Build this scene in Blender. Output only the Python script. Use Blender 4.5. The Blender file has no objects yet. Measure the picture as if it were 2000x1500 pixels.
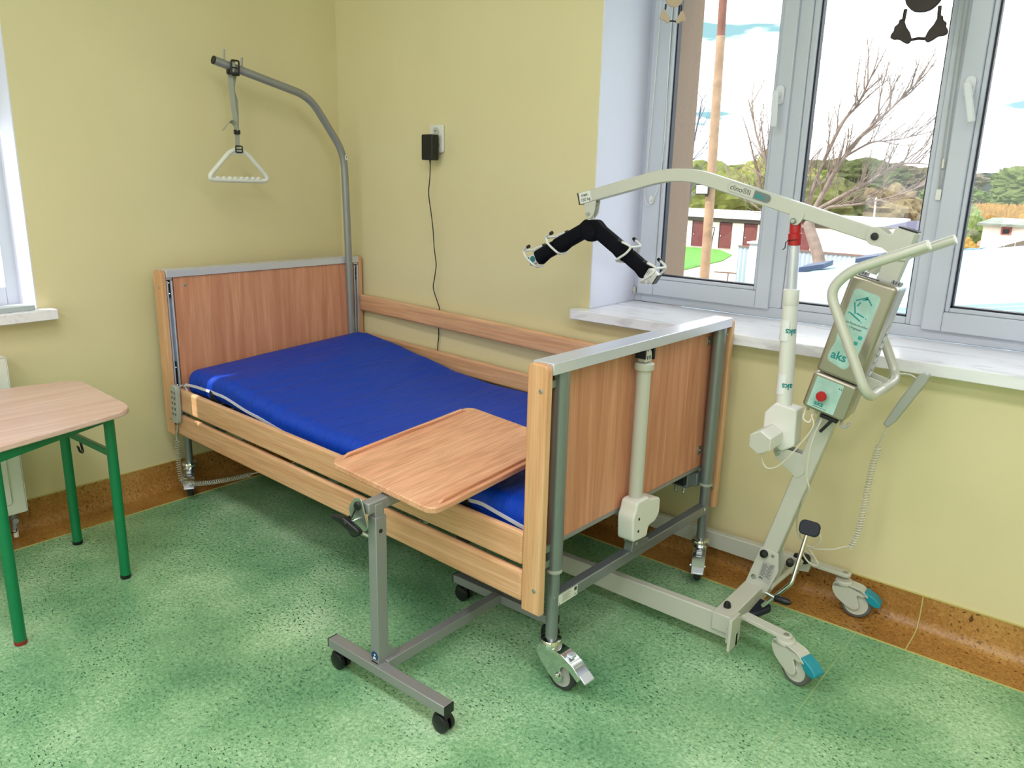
import bpy, bmesh, math, random
from mathutils import Vector, Matrix
from mathutils import noise as mnoise
random.seed(7)
S = bpy.context.scene
C = S.collection
PI = math.pi

# ------------------------------------------------------------------ camera
cam_d = bpy.data.cameras.new('camera'); cam = bpy.data.objects.new('camera', cam_d); C.objects.link(cam)
S.camera = cam
YAW, PIT, ROL, FPX = 0.681808, -0.258688, 0.0246406, 1548.80
cam.location = (3.25934, -2.6152, 1.393665)
_F = Vector((-math.sin(YAW)*math.cos(PIT), math.cos(YAW)*math.cos(PIT), math.sin(PIT)))
_R = Vector((math.cos(YAW), math.sin(YAW), 0)); _U = _R.cross(_F)
_c, _s = math.cos(ROL), math.sin(ROL)
_R2 = _R*_c + _U*_s; _U2 = _U*_c - _R*_s
cam.rotation_euler = Matrix((_R2, _U2, -_F)).transposed().to_euler()
cam_d.sensor_width = 36.0; cam_d.sensor_fit = 'HORIZONTAL'; cam_d.lens = FPX/2000*36
cam_d.clip_start = 0.02; cam_d.clip_end = 2000
S.view_settings.view_transform = 'Standard'; S.view_settings.look = 'None'
S.view_settings.gamma = 1; S.view_settings.use_curve_mapping = False
S.view_settings.exposure = 0.30

def lin(c):
    return tuple(((v/255)/12.92 if v/255 <= 0.04045 else ((v/255+0.055)/1.055)**2.4) for v in c)

# ------------------------------------------------------------------ world and lights
W = bpy.data.worlds.new('world'); S.world = W; W.use_nodes = True
nt = W.node_tree; nt.nodes.clear()
wo = nt.nodes.new('ShaderNodeOutputWorld'); bg = nt.nodes.new('ShaderNodeBackground')
tc = nt.nodes.new('ShaderNodeTexCoord'); mp = nt.nodes.new('ShaderNodeMapping'); mp.inputs['Scale'].default_value = (1.5, 1.5, 9)
nz = nt.nodes.new('ShaderNodeTexNoise'); nz.inputs['Scale'].default_value = 2.6; nz.inputs['Detail'].default_value = 5
cr = nt.nodes.new('ShaderNodeValToRGB')
cr.color_ramp.elements[0].position = 0.33; cr.color_ramp.elements[0].color = (0.13, 0.235, 0.26, 1)
cr.color_ramp.elements[1].position = 0.39; cr.color_ramp.elements[1].color = (0.97, 0.99, 1.0, 1)
nt.links.new(tc.outputs['Generated'], mp.inputs['Vector']); nt.links.new(mp.outputs['Vector'], nz.inputs['Vector'])
nt.links.new(nz.outputs['Fac'], cr.inputs['Fac']); nt.links.new(cr.outputs['Color'], bg.inputs['Color'])
bg.inputs['Strength'].default_value = 2.9
nt.links.new(bg.outputs['Background'], wo.inputs['Surface'])

SUN_DIR = Vector((1.0, 1.35, -1.72)).normalized()
sd = bpy.data.lights.new('sun', 'SUN'); sun = bpy.data.objects.new('sun', sd); C.objects.link(sun)
sd.energy = 4.6; sd.angle = math.radians(0.6); sd.color = (1.0, 0.95, 0.86)
sun.rotation_euler = SUN_DIR.to_track_quat('-Z', 'Y').to_euler()

def area(name, loc, sx, sy, power, col=(1, 0.97, 0.93), rot=(0, 0, 0)):
    d = bpy.data.lights.new(name, 'AREA'); o = bpy.data.objects.new(name, d); C.objects.link(o)
    d.shape = 'RECTANGLE'; d.size = sx; d.size_y = sy; d.energy = power; d.color = col
    o.location = loc; o.rotation_euler = rot
    return o
# added fill lights, out of view under the ceiling; housings are built further down
FILL_LIGHTS = [(1.9, -2.3, 2.93), (1.9, -4.2, 2.93), (5.0, -2.3, 2.93), (3.5, -4.2, 2.93), (3.5, -2.3, 2.93)]
for i, l in enumerate(FILL_LIGHTS):
    area('ceiling_fill_light', (l[0], l[1], l[2]-0.012), 1.15, 0.55, 20, (0.99, 0.95, 1.0))

# ------------------------------------------------------------------ materials
MATS = {}
def mat(name, col, rough=0.5, metal=0.0, spec=0.5, bump=0.0, bscale=200, emit=None, coat=0.0, var=0.0, vscale=8):
    if name in MATS: return MATS[name]
    m = bpy.data.materials.new(name); m.use_nodes = True; n = m.node_tree
    b = n.nodes['Principled BSDF']
    col = lin(col) if max(col) > 1.5 else col
    b.inputs['Base Color'].default_value = (*col, 1); b.inputs['Roughness'].default_value = rough
    b.inputs['Metallic'].default_value = metal; b.inputs['Specular IOR Level'].default_value = spec
    b.inputs['Coat Weight'].default_value = coat
    if emit: b.inputs['Emission Color'].default_value = (*emit[:3], 1); b.inputs['Emission Strength'].default_value = emit[3]
    t = n.nodes.new('ShaderNodeTexCoord')
    if var > 0:
        q = n.nodes.new('ShaderNodeTexNoise'); q.inputs['Scale'].default_value = vscale; q.inputs['Detail'].default_value = 6
        n.links.new(t.outputs['Object'], q.inputs['Vector'])
        r = n.nodes.new('ShaderNodeValToRGB')
        r.color_ramp.elements[0].position = 0.3; r.color_ramp.elements[1].position = 0.7
        r.color_ramp.elements[0].color = (*[max(0, c*(1-var)) for c in col], 1)
        r.color_ramp.elements[1].color = (*[min(1, c*(1+var)) for c in col], 1)
        n.links.new(q.outputs['Fac'], r.inputs['Fac']); n.links.new(r.outputs['Color'], b.inputs['Base Color'])
    if bump > 0:
        q = n.nodes.new('ShaderNodeTexNoise'); q.inputs['Scale'].default_value = bscale; q.inputs['Detail'].default_value = 3
        n.links.new(t.outputs['Object'], q.inputs['Vector'])
        bp = n.nodes.new('ShaderNodeBump'); bp.inputs['Strength'].default_value = bump; bp.inputs['Distance'].default_value = 0.002
        n.links.new(q.outputs['Fac'], bp.inputs['Height']); n.links.new(bp.outputs['Normal'], b.inputs['Normal'])
    MATS[name] = m; return m

def ramp(n, pts):
    r = n.nodes.new('ShaderNodeValToRGB'); e = r.color_ramp.elements
    while len(e) < len(pts): e.new(0.5)
    for k, (p, c) in enumerate(pts): e[k].position = p; e[k].color = (*c, 1)
    return r

def wood(name, base, dark, axis, rough=0.42, grain=1.0):
    if name in MATS: return MATS[name]
    m = bpy.data.materials.new(name); m.use_nodes = True; n = m.node_tree; b = n.nodes['Principled BSDF']
    t = n.nodes.new('ShaderNodeTexCoord')
    base, dark = lin(base), lin(dark)
    sc = {'x': (1.2, 22, 22), 'y': (22, 1.2, 22), 'z': (22, 22, 1.2)}[axis]
    m1 = n.nodes.new('ShaderNodeMapping'); m1.inputs['Scale'].default_value = sc
    n1 = n.nodes.new('ShaderNodeTexNoise'); n1.inputs['Scale'].default_value = 1.0; n1.inputs['Detail'].default_value = 4; n1.inputs['Distortion'].default_value = 1.2
    m2 = n.nodes.new('ShaderNodeMapping'); m2.inputs['Scale'].default_value = tuple(v*(8 if v > 5 else 5) for v in sc)
    n2 = n.nodes.new('ShaderNodeTexNoise'); n2.inputs['Scale'].default_value = 1.0; n2.inputs['Detail'].default_value = 2
    for a, c in ((m1, n1), (m2, n2)):
        n.links.new(t.outputs['Object'], a.inputs['Vector']); n.links.new(a.outputs['Vector'], c.inputs['Vector'])
    mid = tuple((p+q)/2 for p, q in zip(base, dark))
    r1 = ramp(n, [(0.34, dark), (0.5, mid), (0.66, base)])
    r2 = ramp(n, [(0.35, (1-0.22*grain,)*3), (0.62, (1.0, 1.0, 1.0))])
    n.links.new(n1.outputs['Fac'], r1.inputs['Fac']); n.links.new(n2.outputs['Fac'], r2.inputs['Fac'])
    mx = n.nodes.new('ShaderNodeMixRGB'); mx.blend_type = 'MULTIPLY'; mx.inputs['Fac'].default_value = 1
    n.links.new(r1.outputs['Color'], mx.inputs['Color1']); n.links.new(r2.outputs['Color'], mx.inputs['Color2'])
    n.links.new(mx.outputs['Color'], b.inputs['Base Color'])
    b.inputs['Roughness'].default_value = rough
    MATS[name] = m; return m

WOODZ = wood('beech_panel', (226, 162, 128), (202, 134, 102), 'z', 0.5, 0.55)
WOODT = wood('beech_trim', (230, 182, 138), (214, 160, 116), 'z', 0.4, 0.7)
WOODX = wood('beech_rail', (232, 184, 144), (216, 162, 120), 'x', 0.26, 0.8)
WOODY = wood('beech_tray', (234, 178, 142), (216, 154, 118), 'y', 0.42, 1.0)
WOODD = wood('pale_laminate', (232, 200, 188), (216, 178, 162), 'y', 0.3, 0.5)
SILV = mat('silver_paint', (142, 148, 152), 0.34, 0.65)
SILVD = mat('grey_steel', (152, 154, 156), 0.38, 0.4)
ALU = mat('anodised_aluminium', (214, 218, 232), 0.3, 0.45)
CHROME = mat('chrome', (215, 218, 218), 0.12, 1.0)
GALV = mat('zinc_plated', (176, 184, 176), 0.3, 0.85)
GREYP = mat('grey_plastic', (168, 170, 164), 0.45)
LGREY = mat('light_grey_plastic', (196, 196, 186), 0.45)
CREAM = mat('cream_powder_coat', (194, 195, 184), 0.35, bump=0.15, bscale=900)
WHITEP = mat('white_plastic', (226, 226, 220), 0.38)
BLACKP = mat('black_plastic', (16, 17, 22), 0.38)
BLACKF = mat('black_foam', (5, 6, 16), 0.85, spec=0.2)
RUBBER = mat('dark_rubber', (50, 52, 54), 0.65)
TYRE = mat('grey_tyre', (96, 98, 98), 0.6)
DARK = mat('dark_metal', (36, 40, 44), 0.5, 0.4)
TEAL = mat('teal_plastic', (22, 140, 160), 0.35)
TEALINK = mat('teal_print', (18, 140, 140), 0.45)
INK = mat('dark_print', (50, 54, 54), 0.5)
REDP = mat('red_plastic', (176, 22, 30), 0.35)
GREENP = mat('green_powder_coat', (8, 122, 74), 0.32, bump=0.1, bscale=600)
STRAP = mat('grey_webbing', (160, 162, 148), 0.8)
LABEL = mat('white_label', (222, 224, 218), 0.35)
LABELG = mat('silver_label', (176, 178, 174), 0.4)
PVC = mat('white_window_profile', (194, 199, 210), 0.28)
GASKET = mat('window_gasket', (22, 22, 40), 0.5)
RADI = mat('radiator_enamel', (224, 226, 216), 0.3)

# glass: clear pane with a weak reflection
def glassmat():
    m = bpy.data.materials.new('window_glass'); m.use_nodes = True; n = m.node_tree; n.nodes.clear()
    o = n.nodes.new('ShaderNodeOutputMaterial'); tr = n.nodes.new('ShaderNodeBsdfTransparent'); gl = n.nodes.new('ShaderNodeBsdfGlossy')
    gl.inputs['Roughness'].default_value = 0.02; tr.inputs['Color'].default_value = (0.97, 0.985, 0.98, 1)
    mx = n.nodes.new('ShaderNodeMixShader'); lw = n.nodes.new('ShaderNodeLayerWeight'); lw.inputs['Blend'].default_value = 0.5
    pw = n.nodes.new('ShaderNodeMath'); pw.operation = 'POWER'; pw.inputs[1].default_value = 5
    fr = n.nodes.new('ShaderNodeMath'); fr.operation = 'MULTIPLY_ADD'; fr.inputs[1].default_value = 0.5; fr.inputs[2].default_value = 0.03
    n.links.new(lw.outputs['Facing'], pw.inputs[0]); n.links.new(pw.outputs[0], fr.inputs[0]); n.links.new(fr.outputs[0], mx.inputs['Fac']); n.links.new(tr.outputs[0], mx.inputs[1]); n.links.new(gl.outputs[0], mx.inputs[2])
    n.links.new(mx.outputs[0], o.inputs['Surface']); return m
GLASS = glassmat()

def wallmat():
    m = bpy.data.materials.new('yellow_wall_paint'); m.use_nodes = True; n = m.node_tree; b = n.nodes['Principled BSDF']
    t = n.nodes.new('ShaderNodeTexCoord')
    q = n.nodes.new('ShaderNodeTexNoise'); q.inputs['Scale'].default_value = 1.3; q.inputs['Detail'].default_value = 5
    r = ramp(n, [(0.3, lin((219, 208, 164))), (0.7, lin((227, 216, 172)))])
    n.links.new(t.outputs['Object'], q.inputs['Vector']); n.links.new(q.outputs['Fac'], r.inputs['Fac'])
    # small scuffs
    v = n.nodes.new('ShaderNodeTexNoise'); v.inputs['Scale'].default_value = 26; v.inputs['Detail'].default_value = 2
    rs = ramp(n, [(0.18, (0.80, 0.78, 0.74)), (0.215, (1, 1, 1))])
    n.links.new(t.outputs['Object'], v.inputs['Vector']); n.links.new(v.outputs['Fac'], rs.inputs['Fac'])
    mx = n.nodes.new('ShaderNodeMixRGB'); mx.blend_type = 'MULTIPLY'; mx.inputs['Fac'].default_value = 0.6
    n.links.new(r.outputs['Color'], mx.inputs['Color1']); n.links.new(rs.outputs['Color'], mx.inputs['Color2'])
    n.links.new(mx.outputs['Color'], b.inputs['Base Color'])
    f = n.nodes.new('ShaderNodeTexNoise'); f.inputs['Scale'].default_value = 350; n.links.new(t.outputs['Object'], f.inputs['Vector'])
    bp = n.nodes.new('ShaderNodeBump'); bp.inputs['Strength'].default_value = 0.12; bp.inputs['Distance'].default_value = 0.001
    n.links.new(f.outputs['Fac'], bp.inputs['Height']); n.links.new(bp.outputs['Normal'], b.inputs['Normal'])
    b.inputs['Roughness'].default_value = 0.55; b.inputs['Specular IOR Level'].default_value = 0.35
    return m
WALL = wallmat()
WHITEW = mat('white_reveal_paint', (226, 228, 246), 0.6, bump=0.1, bscale=300)
CEIL = mat('white_ceiling_paint', (236, 236, 232), 0.7)

def lino(name, c_lo, c_mid, c_hi, speck, rough=0.3, stretch=(1, 1, 1)):
    m = bpy.data.materials.new(name); m.use_nodes = True; n = m.node_tree; b = n.nodes['Principled BSDF']
    t = n.nodes.new('ShaderNodeTexCoord')
    big = n.nodes.new('ShaderNodeTexNoise'); big.inputs['Scale'].default_value = 2.8; big.inputs['Detail'].default_value = 4
    med = n.nodes.new('ShaderNodeTexNoise'); med.inputs['Scale'].default_value = 95; med.inputs['Detail'].default_value = 8; med.inputs['Roughness'].default_value = 0.75; med.inputs['Distortion'].default_value = 0.6
    mp = n.nodes.new('ShaderNodeMapping'); mp.inputs['Scale'].default_value = stretch
    n.links.new(t.outputs['Object'], mp.inputs['Vector'])
    for q in (big, med): n.links.new(mp.outputs['Vector'], q.inputs['Vector'])
    ad = n.nodes.new('ShaderNodeMath'); ad.operation = 'MULTIPLY_ADD'; ad.inputs[1].default_value = 0.42
    ml = n.nodes.new('ShaderNodeMath'); ml.operation = 'MULTIPLY'; ml.inputs[1].default_value = 0.58
    n.links.new(med.outputs['Fac'], ml.inputs[0]); n.links.new(big.outputs['Fac'], ad.inputs[0]); n.links.new(ml.outputs[0], ad.inputs[2])
    r = ramp(n, [(0.36, lin(c_lo)), (0.5, lin(c_mid)), (0.64, lin(c_hi))])
    n.links.new(ad.outputs[0], r.inputs['Fac'])
    # dark chips
    mp2 = n.nodes.new('ShaderNodeMapping'); mp2.inputs['Scale'].default_value = (1.0, 1.7, 1); mp2.inputs['Rotation'].default_value = (0, 0, 0.5)
    vz = n.nodes.new('ShaderNodeTexNoise'); vz.inputs['Scale'].default_value = 85; vz.inputs['Detail'].default_value = 1.0
    ms = n.nodes.new('ShaderNodeTexNoise'); ms.inputs['Scale'].default_value = 5; ms.inputs['Detail'].default_value = 2
    n.links.new(t.outputs['Object'], mp2.inputs['Vector']); n.links.new(mp2.outputs['Vector'], vz.inputs['Vector']); n.links.new(t.outputs['Object'], ms.inputs['Vector'])
    rv = ramp(n, [(0.33, (1, 1, 1)), (0.372, (0, 0, 0))]); n.links.new(vz.outputs['Fac'], rv.inputs['Fac'])
    rm = ramp(n, [(0.35, (0.25,)*3), (0.6, (1,)*3)]); n.links.new(ms.outputs['Fac'], rm.inputs['Fac'])
    mm = n.nodes.new('ShaderNodeMath'); mm.operation = 'MULTIPLY'; n.links.new(rv.outputs['Color'], mm.inputs[0]); n.links.new(rm.outputs['Color'], mm.inputs[1])
    mx = n.nodes.new('ShaderNodeMixRGB'); n.links.new(mm.outputs[0], mx.inputs['Fac']); n.links.new(r.outputs['Color'], mx.inputs['Color1'])
    mx.inputs['Color2'].default_value = (*lin(speck), 1)
    n.links.new(mx.outputs['Color'], b.inputs['Base Color'])
    rr = ramp(n, [(0.3, (rough*0.8,)*3), (0.7, (rough*1.35,)*3)]); n.links.new(med.outputs['Fac'], rr.inputs['Fac'])
    n.links.new(rr.outputs['Color'], b.inputs['Roughness'])
    return m
LINO = lino('green_marbled_linoleum', (74, 130, 94), (132, 180, 134), (194, 226, 186), (28, 74, 54), 0.30)
CORK = lino('brown_marbled_linoleum', (132, 88, 36), (168, 120, 58), (200, 156, 92), (92, 54, 14), 0.34)
SEAM = mat('weld_seam', (200, 190, 120), 0.4)
SEAMG = mat('green_weld_seam', (150, 182, 130), 0.4)

def marble():
    m = bpy.data.materials.new('marbled_sill'); m.use_nodes = True; n = m.node_tree; b = n.nodes['Principled BSDF']
    t = n.nodes.new('ShaderNodeTexCoord'); mp = n.nodes.new('ShaderNodeMapping'); mp.inputs['Scale'].default_value = (2, 7, 7); mp.inputs['Rotation'].default_value = (0, 0, 0.5)
    q = n.nodes.new('ShaderNodeTexNoise'); q.inputs['Scale'].default_value = 2.2; q.inputs['Detail'].default_value = 8; q.inputs['Distortion'].default_value = 1.4
    r = ramp(n, [(0.34, lin((214, 211, 218))), (0.44, lin((238, 237, 244))), (0.7, lin((244, 243, 249)))])
    n.links.new(t.outputs['Object'], mp.inputs['Vector']); n.links.new(mp.outputs['Vector'], q.inputs['Vector'])
    n.links.new(q.outputs['Fac'], r.inputs['Fac']); n.links.new(r.outputs['Color'], b.inputs['Base Color'])
    b.inputs['Roughness'].default_value = 0.22
    return m
MARBLE = marble()

def mattressmat():
    m = bpy.data.materials.new('blue_stretch_cover'); m.use_nodes = True; n = m.node_tree; b = n.nodes['Principled BSDF']
    b.inputs['Base Color'].default_value = (*lin((4, 62, 182)), 1); b.inputs['Roughness'].default_value = 0.5
    b.inputs['Specular IOR Level'].default_value = 0.28
    t = n.nodes.new('ShaderNodeTexCoord'); mp = n.nodes.new('ShaderNodeMapping')
    mp.inputs['Scale'].default_value = (9, 1.6, 3); mp.inputs['Rotation'].default_value = (0, 0, -0.25)
    q = n.nodes.new('ShaderNodeTexNoise'); q.inputs['Scale'].default_value = 2.0; q.inputs['Detail'].default_value = 4; q.inputs['Distortion'].default_value = 0.9
    w = n.nodes.new('ShaderNodeTexNoise'); w.inputs['Scale'].default_value = 1100
    n.links.new(t.outputs['Object'], mp.inputs['Vector']); n.links.new(mp.outputs['Vector'], q.inputs['Vector']); n.links.new(t.outputs['Object'], w.inputs['Vector'])
    bp = n.nodes.new('ShaderNodeBump'); bp.inputs['Strength'].default_value = 0.65; bp.inputs['Distance'].default_value = 0.018
    b2 = n.nodes.new('ShaderNodeBump'); b2.inputs['Strength'].default_value = 0.15; b2.inputs['Distance'].default_value = 0.0006
    n.links.new(q.outputs['Fac'], bp.inputs['Height']); n.links.new(w.outputs['Fac'], b2.inputs['Height'])
    n.links.new(bp.outputs['Normal'], b2.inputs['Normal']); n.links.new(b2.outputs['Normal'], b.inputs['Normal'])
    return m
BLUE = mattressmat()

# ------------------------------------------------------------------ mesh helpers
def frame_from(d):
    d = Vector(d).normalized(); a = Vector((0, 0, 1)) if abs(d.z) < 0.9 else Vector((1, 0, 0))
    u = d.cross(a).normalized(); return u, d.cross(u).normalized(), d

NOSPLIT = ('print', 'vent_slot', 'finger_grip', 'chips', 'lettering')
class MB:
    def __init__(s): s.v = []; s.f = []; s.m = []; s.parts = []
    def add(s, vs, fs, mi=0):
        o = len(s.v); s.parts.append((o, o+len(vs), len(s.f), len(s.f)+len(fs))); s.v += [Vector(p) for p in vs]; s.f += [tuple(i+o for i in f) for f in fs]; s.m += [mi]*len(fs); return s
    def box(s, x0, x1, y0, y1, z0, z1, mi=0):
        return s.add([(x0,y0,z0),(x1,y0,z0),(x1,y1,z0),(x0,y1,z0),(x0,y0,z1),(x1,y0,z1),(x1,y1,z1),(x0,y1,z1)],
                     [(3,2,1,0),(4,5,6,7),(0,1,5,4),(1,2,6,5),(2,3,7,6),(3,0,4,7)], mi)
    def obox(s, c, u, v, w, a, b, d, mi=0):   # oriented box, full sizes a,b,d along u,v,w
        c, u, v, w = Vector(c), Vector(u).normalized()*a/2, Vector(v).normalized()*b/2, Vector(w).normalized()*d/2
        P = [c+u*i+v*j+w*k for k in (-1, 1) for i, j in ((-1,-1),(1,-1),(1,1),(-1,1))]
        return s.add(P, [(3,2,1,0),(4,5,6,7),(0,1,5,4),(1,2,6,5),(2,3,7,6),(3,0,4,7)], mi)
    def bar(s, p0, p1, w, h, up=(0,0,1), mi=0):  # rectangular bar between two points
        p0, p1 = Vector(p0), Vector(p1); d = (p1-p0).normalized(); r = d.cross(Vector(up)).normalized(); u = r.cross(d)
        return s.obox((p0+p1)/2, d, r, u, (p1-p0).length, w, h, mi)
    def cyl(s, p0, p1, r, n=20, r2=None, mi=0):
        p0, p1 = Vector(p0), Vector(p1); r2 = r if r2 is None else r2; u, v, d = frame_from(p1-p0)
        P = []
        for p, q in ((p0, r), (p1, r2)):
            for i in range(n): a = 2*PI*i/n; P.append(p+u*math.cos(a)*q+v*math.sin(a)*q)
        F = [(i, (i+1) % n, n+(i+1) % n, n+i) for i in range(n)] + [tuple(range(n))[::-1], tuple(range(n, 2*n))]
        return s.add(P, F, mi)
    def lathe(s, o, d, prof, n=24, mi=0, closed=False):  # prof: list of (r, h)
        o = Vector(o); u, v, d = frame_from(d); P = []; F = []; k = len(prof)
        for (r, h) in prof:
            for i in range(n): a = 2*PI*i/n; P.append(o+d*h+u*math.cos(a)*r+v*math.sin(a)*r)
        for j in range(k-1 if not closed else k):
            jn = (j+1) % k
            for i in range(n): F.append((j*n+i, j*n+(i+1) % n, jn*n+(i+1) % n, jn*n+i))
        if not closed:
            F.append(tuple(range(n))[::-1]); F.append(tuple((k-1)*n+i for i in range(n)))
        return s.add(P, F, mi)
    def tube(s, pts, r, n=10, closed=False, mi=0, rf=None, flat=1.0, caps=True):
        pts = [Vector(p) for p in pts]; N = len(pts); P = []; F = []
        T = []
        for i in range(N):
            a = pts[(i-1) % N] if (closed or i > 0) else pts[i]; b = pts[(i+1) % N] if (closed or i < N-1) else pts[i]
            T.append((b-a).normalized() if (b-a).length > 1e-9 else Vector((0, 0, 1)))
        u = frame_from(T[0])[0]
        for i in range(N):
            u = (u - T[i]*u.dot(T[i])).normalized(); v = T[i].cross(u); q = r if rf is None else r*rf(i/(N-1))
            for k in range(n): a = 2*PI*k/n; P.append(pts[i]+u*math.cos(a)*q+v*math.sin(a)*q*flat)
        for i in range(N if closed else N-1):
            j = (i+1) % N
            for k in range(n): F.append((i*n+k, i*n+(k+1) % n, j*n+(k+1) % n, j*n+k))
        if not closed and caps: F.append(tuple(range(n))[::-1]); F.append(tuple((N-1)*n+k for k in range(n)))
        return s.add(P, F, mi)
    def ribbon(s, pts, w, wdir, t=0.0012, mi=0):   # flat strap following pts
        pts = [Vector(p) for p in pts]; wd = Vector(wdir).normalized(); P = []; F = []; N = len(pts)
        for i in range(N):
            T = (pts[min(i+1, N-1)]-pts[max(i-1, 0)]).normalized(); nn = T.cross(wd).normalized()*t/2; h = wd*w/2
            P += [pts[i]-h-nn, pts[i]+h-nn, pts[i]+h+nn, pts[i]-h+nn]
        for i in range(N-1):
            for k in range(4): F.append((i*4+k, i*4+(k+1) % 4, (i+1)*4+(k+1) % 4, (i+1)*4+k))
        F += [(3,2,1,0), tuple(4*(N-1)+k for k in range(4))]
        return s.add(P, F, mi)
    def prism(s, poly, o, u, v, w, t, mi=0, c=True):   # polygon in plane (u,v), thickness t along w
        o, u, v, w = Vector(o), Vector(u), Vector(v), Vector(w); n = len(poly); a = -t/2 if c else 0; b = t/2 if c else t
        P = [o+u*p+v*q+w*a for p, q in poly]+[o+u*p+v*q+w*b for p, q in poly]
        F = [tuple(range(n))[::-1], tuple(range(n, 2*n))]+[(i, (i+1) % n, n+(i+1) % n, n+i) for i in range(n)]
        return s.add(P, F, mi)
    def ball(s, c, r, sc=(1, 1, 1), n=14, mi=0):
        c = Vector(c); P = [c+Vector((0, 0, -r*sc[2]))]; F = []
        m = n//2
        for j in range(1, m):
            th = PI*j/m-PI/2
            for i in range(n): a = 2*PI*i/n; P.append(c+Vector((math.cos(th)*math.cos(a)*r*sc[0], math.cos(th)*math.sin(a)*r*sc[1], math.sin(th)*r*sc[2])))
        P.append(c+Vector((0, 0, r*sc[2]))); L = len(P)-1
        for i in range(n):
            F.append((0, 1+(i+1) % n, 1+i)); F.append((L, L-n+i, L-n+(i+1) % n))
            for j in range(m-2): F.append((1+j*n+i, 1+j*n+(i+1) % n, 1+(j+1)*n+(i+1) % n, 1+(j+1)*n+i))
        return s.add(P, F, mi)
    def clusters(s, pad=0.0008):   # pieces that do not touch each other
        fv = []
        N = len(s.parts); bb = []
        for (v0, v1, f0, f1) in s.parts:
            V = s.v[v0:v1]; bb.append([min(p[i] for p in V)-pad for i in range(3)]+[max(p[i] for p in V)+pad for i in range(3)])
        par = list(range(N))
        def fd(i):
            while par[i] != i: i = par[i]
            return i
        for i in range(N):
            for j in range(i):
                if all(bb[i][k] <= bb[j][k+3] and bb[j][k] <= bb[i][k+3] for k in range(3)): par[fd(i)] = fd(j)
        G = {}
        for i in range(N): G.setdefault(fd(i), []).append(i)
        return list(G.values())
    def build(s, name, m, parent=None, off=(0, 0, 0), bevel=0.0, segs=2, smooth=38, kind=None, label=None, xf=None, split=None):
        if split is None: split = kind != 'structure' and name not in NOSPLIT
        if split and len(s.parts) > 1:
            G = s.clusters()
            if len(G) > 1:
                first = None
                for g in G:
                    q = MB()
                    for i in g:
                        v0, v1, f0, f1 = s.parts[i]; q.add(s.v[v0:v1], [tuple(k-v0 for k in f) for f in s.f[f0:f1]], s.m[f0])
                    o = q.build(name, m, parent, off, bevel, segs, smooth, kind, label, xf, False)
                    first = first or o
                return first
        me = bpy.data.meshes.new(name); off = Vector(off)
        me.from_pydata([((xf @ p) if xf else p)-off for p in s.v], [], s.f)
        bm = bmesh.new(); bm.from_mesh(me); bmesh.ops.recalc_face_normals(bm, faces=bm.faces); bm.to_mesh(me); bm.free()
        for q in (m if isinstance(m, (list, tuple)) else [m]): me.materials.append(q)
        if isinstance(m, (list, tuple)):
            for p, i in zip(me.polygons, s.m): p.material_index = i
        if smooth:
            for p in me.polygons: p.use_smooth = True
            me.set_sharp_from_angle(angle=math.radians(smooth))
        me.update()
        o = bpy.data.objects.new(name, me); C.objects.link(o)
        if parent: o.parent = parent
        if bevel:
            b = o.modifiers.new('bevel', 'BEVEL'); b.width = bevel; b.segments = segs; b.limit_method = 'ANGLE'; b.angle_limit = math.radians(40)
            b.harden_normals = False
        if kind: o['kind'] = kind
        if label: o['label'] = label
        return o

def thing(name, label, cat, loc=(0, 0, 0), rotz=0.0, group=None):
    o = bpy.data.objects.new(name, None); C.objects.link(o); o.location = loc; o.rotation_euler = (0, 0, rotz)
    o.empty_display_size = 0.1
    o['label'] = label; o['category'] = cat
    if group: o['group'] = group
    return o
def tag(o, label, cat, group=None, kind=None):
    o['label'] = label; o['category'] = cat
    if group: o['group'] = group
    if kind: o['kind'] = kind
    return o
def rrect(w, h, r, n=5, cx=0, cy=0):
    P = []
    for sx, sy, a0 in ((1, 1, 0), (-1, 1, 90), (-1, -1, 180), (1, -1, 270)):
        for k in range(n+1):
            a = math.radians(a0+90*k/n); P.append((cx+sx*(w/2-r)+r*math.cos(a), cy+sy*(h/2-r)+r*math.sin(a)))
    return P
def rpoly(pts, r, n=5):
    out = []; N = len(pts)
    for i in range(N):
        p = Vector(pts[i]); a = (Vector(pts[i-1])-p); b = (Vector(pts[(i+1) % N])-p)
        d = min(r, a.length*0.45, b.length*0.45); A = p+a.normalized()*d; B = p+b.normalized()*d
        for k in range(n+1):
            t = k/n; out.append(tuple(A*(1-t)**2+p*2*t*(1-t)+B*t*t))
    return out
def smooth_path(pts, r=0.03, n=6):
    pts = [Vector(p) for p in pts]; out = [pts[0]]
    for i in range(1, len(pts)-1):
        a = pts[i-1]-pts[i]; b = pts[i+1]-pts[i]; d = min(r, a.length*0.48, b.length*0.48)
        A = pts[i]+a.normalized()*d; B = pts[i]+b.normalized()*d
        for k in range(n+1):
            t = k/n; out.append(A*(1-t)**2+pts[i]*2*t*(1-t)+B*t*t)
    out.append(pts[-1]); return out
def catmull(pts, n=8):
    pts = [Vector(p) for p in pts]; P = [pts[0]*2-pts[1]]+pts+[pts[-1]*2-pts[-2]]; out = []
    for i in range(1, len(P)-2):
        for k in range(n):
            t = k/n; a, b, c, d = P[i-1:i+3]
            out.append(0.5*((2*b)+(c-a)*t+(2*a-5*b+4*c-d)*t*t+(3*b-a-3*c+d)*t**3))
    out.append(pts[-1]); return out
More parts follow.
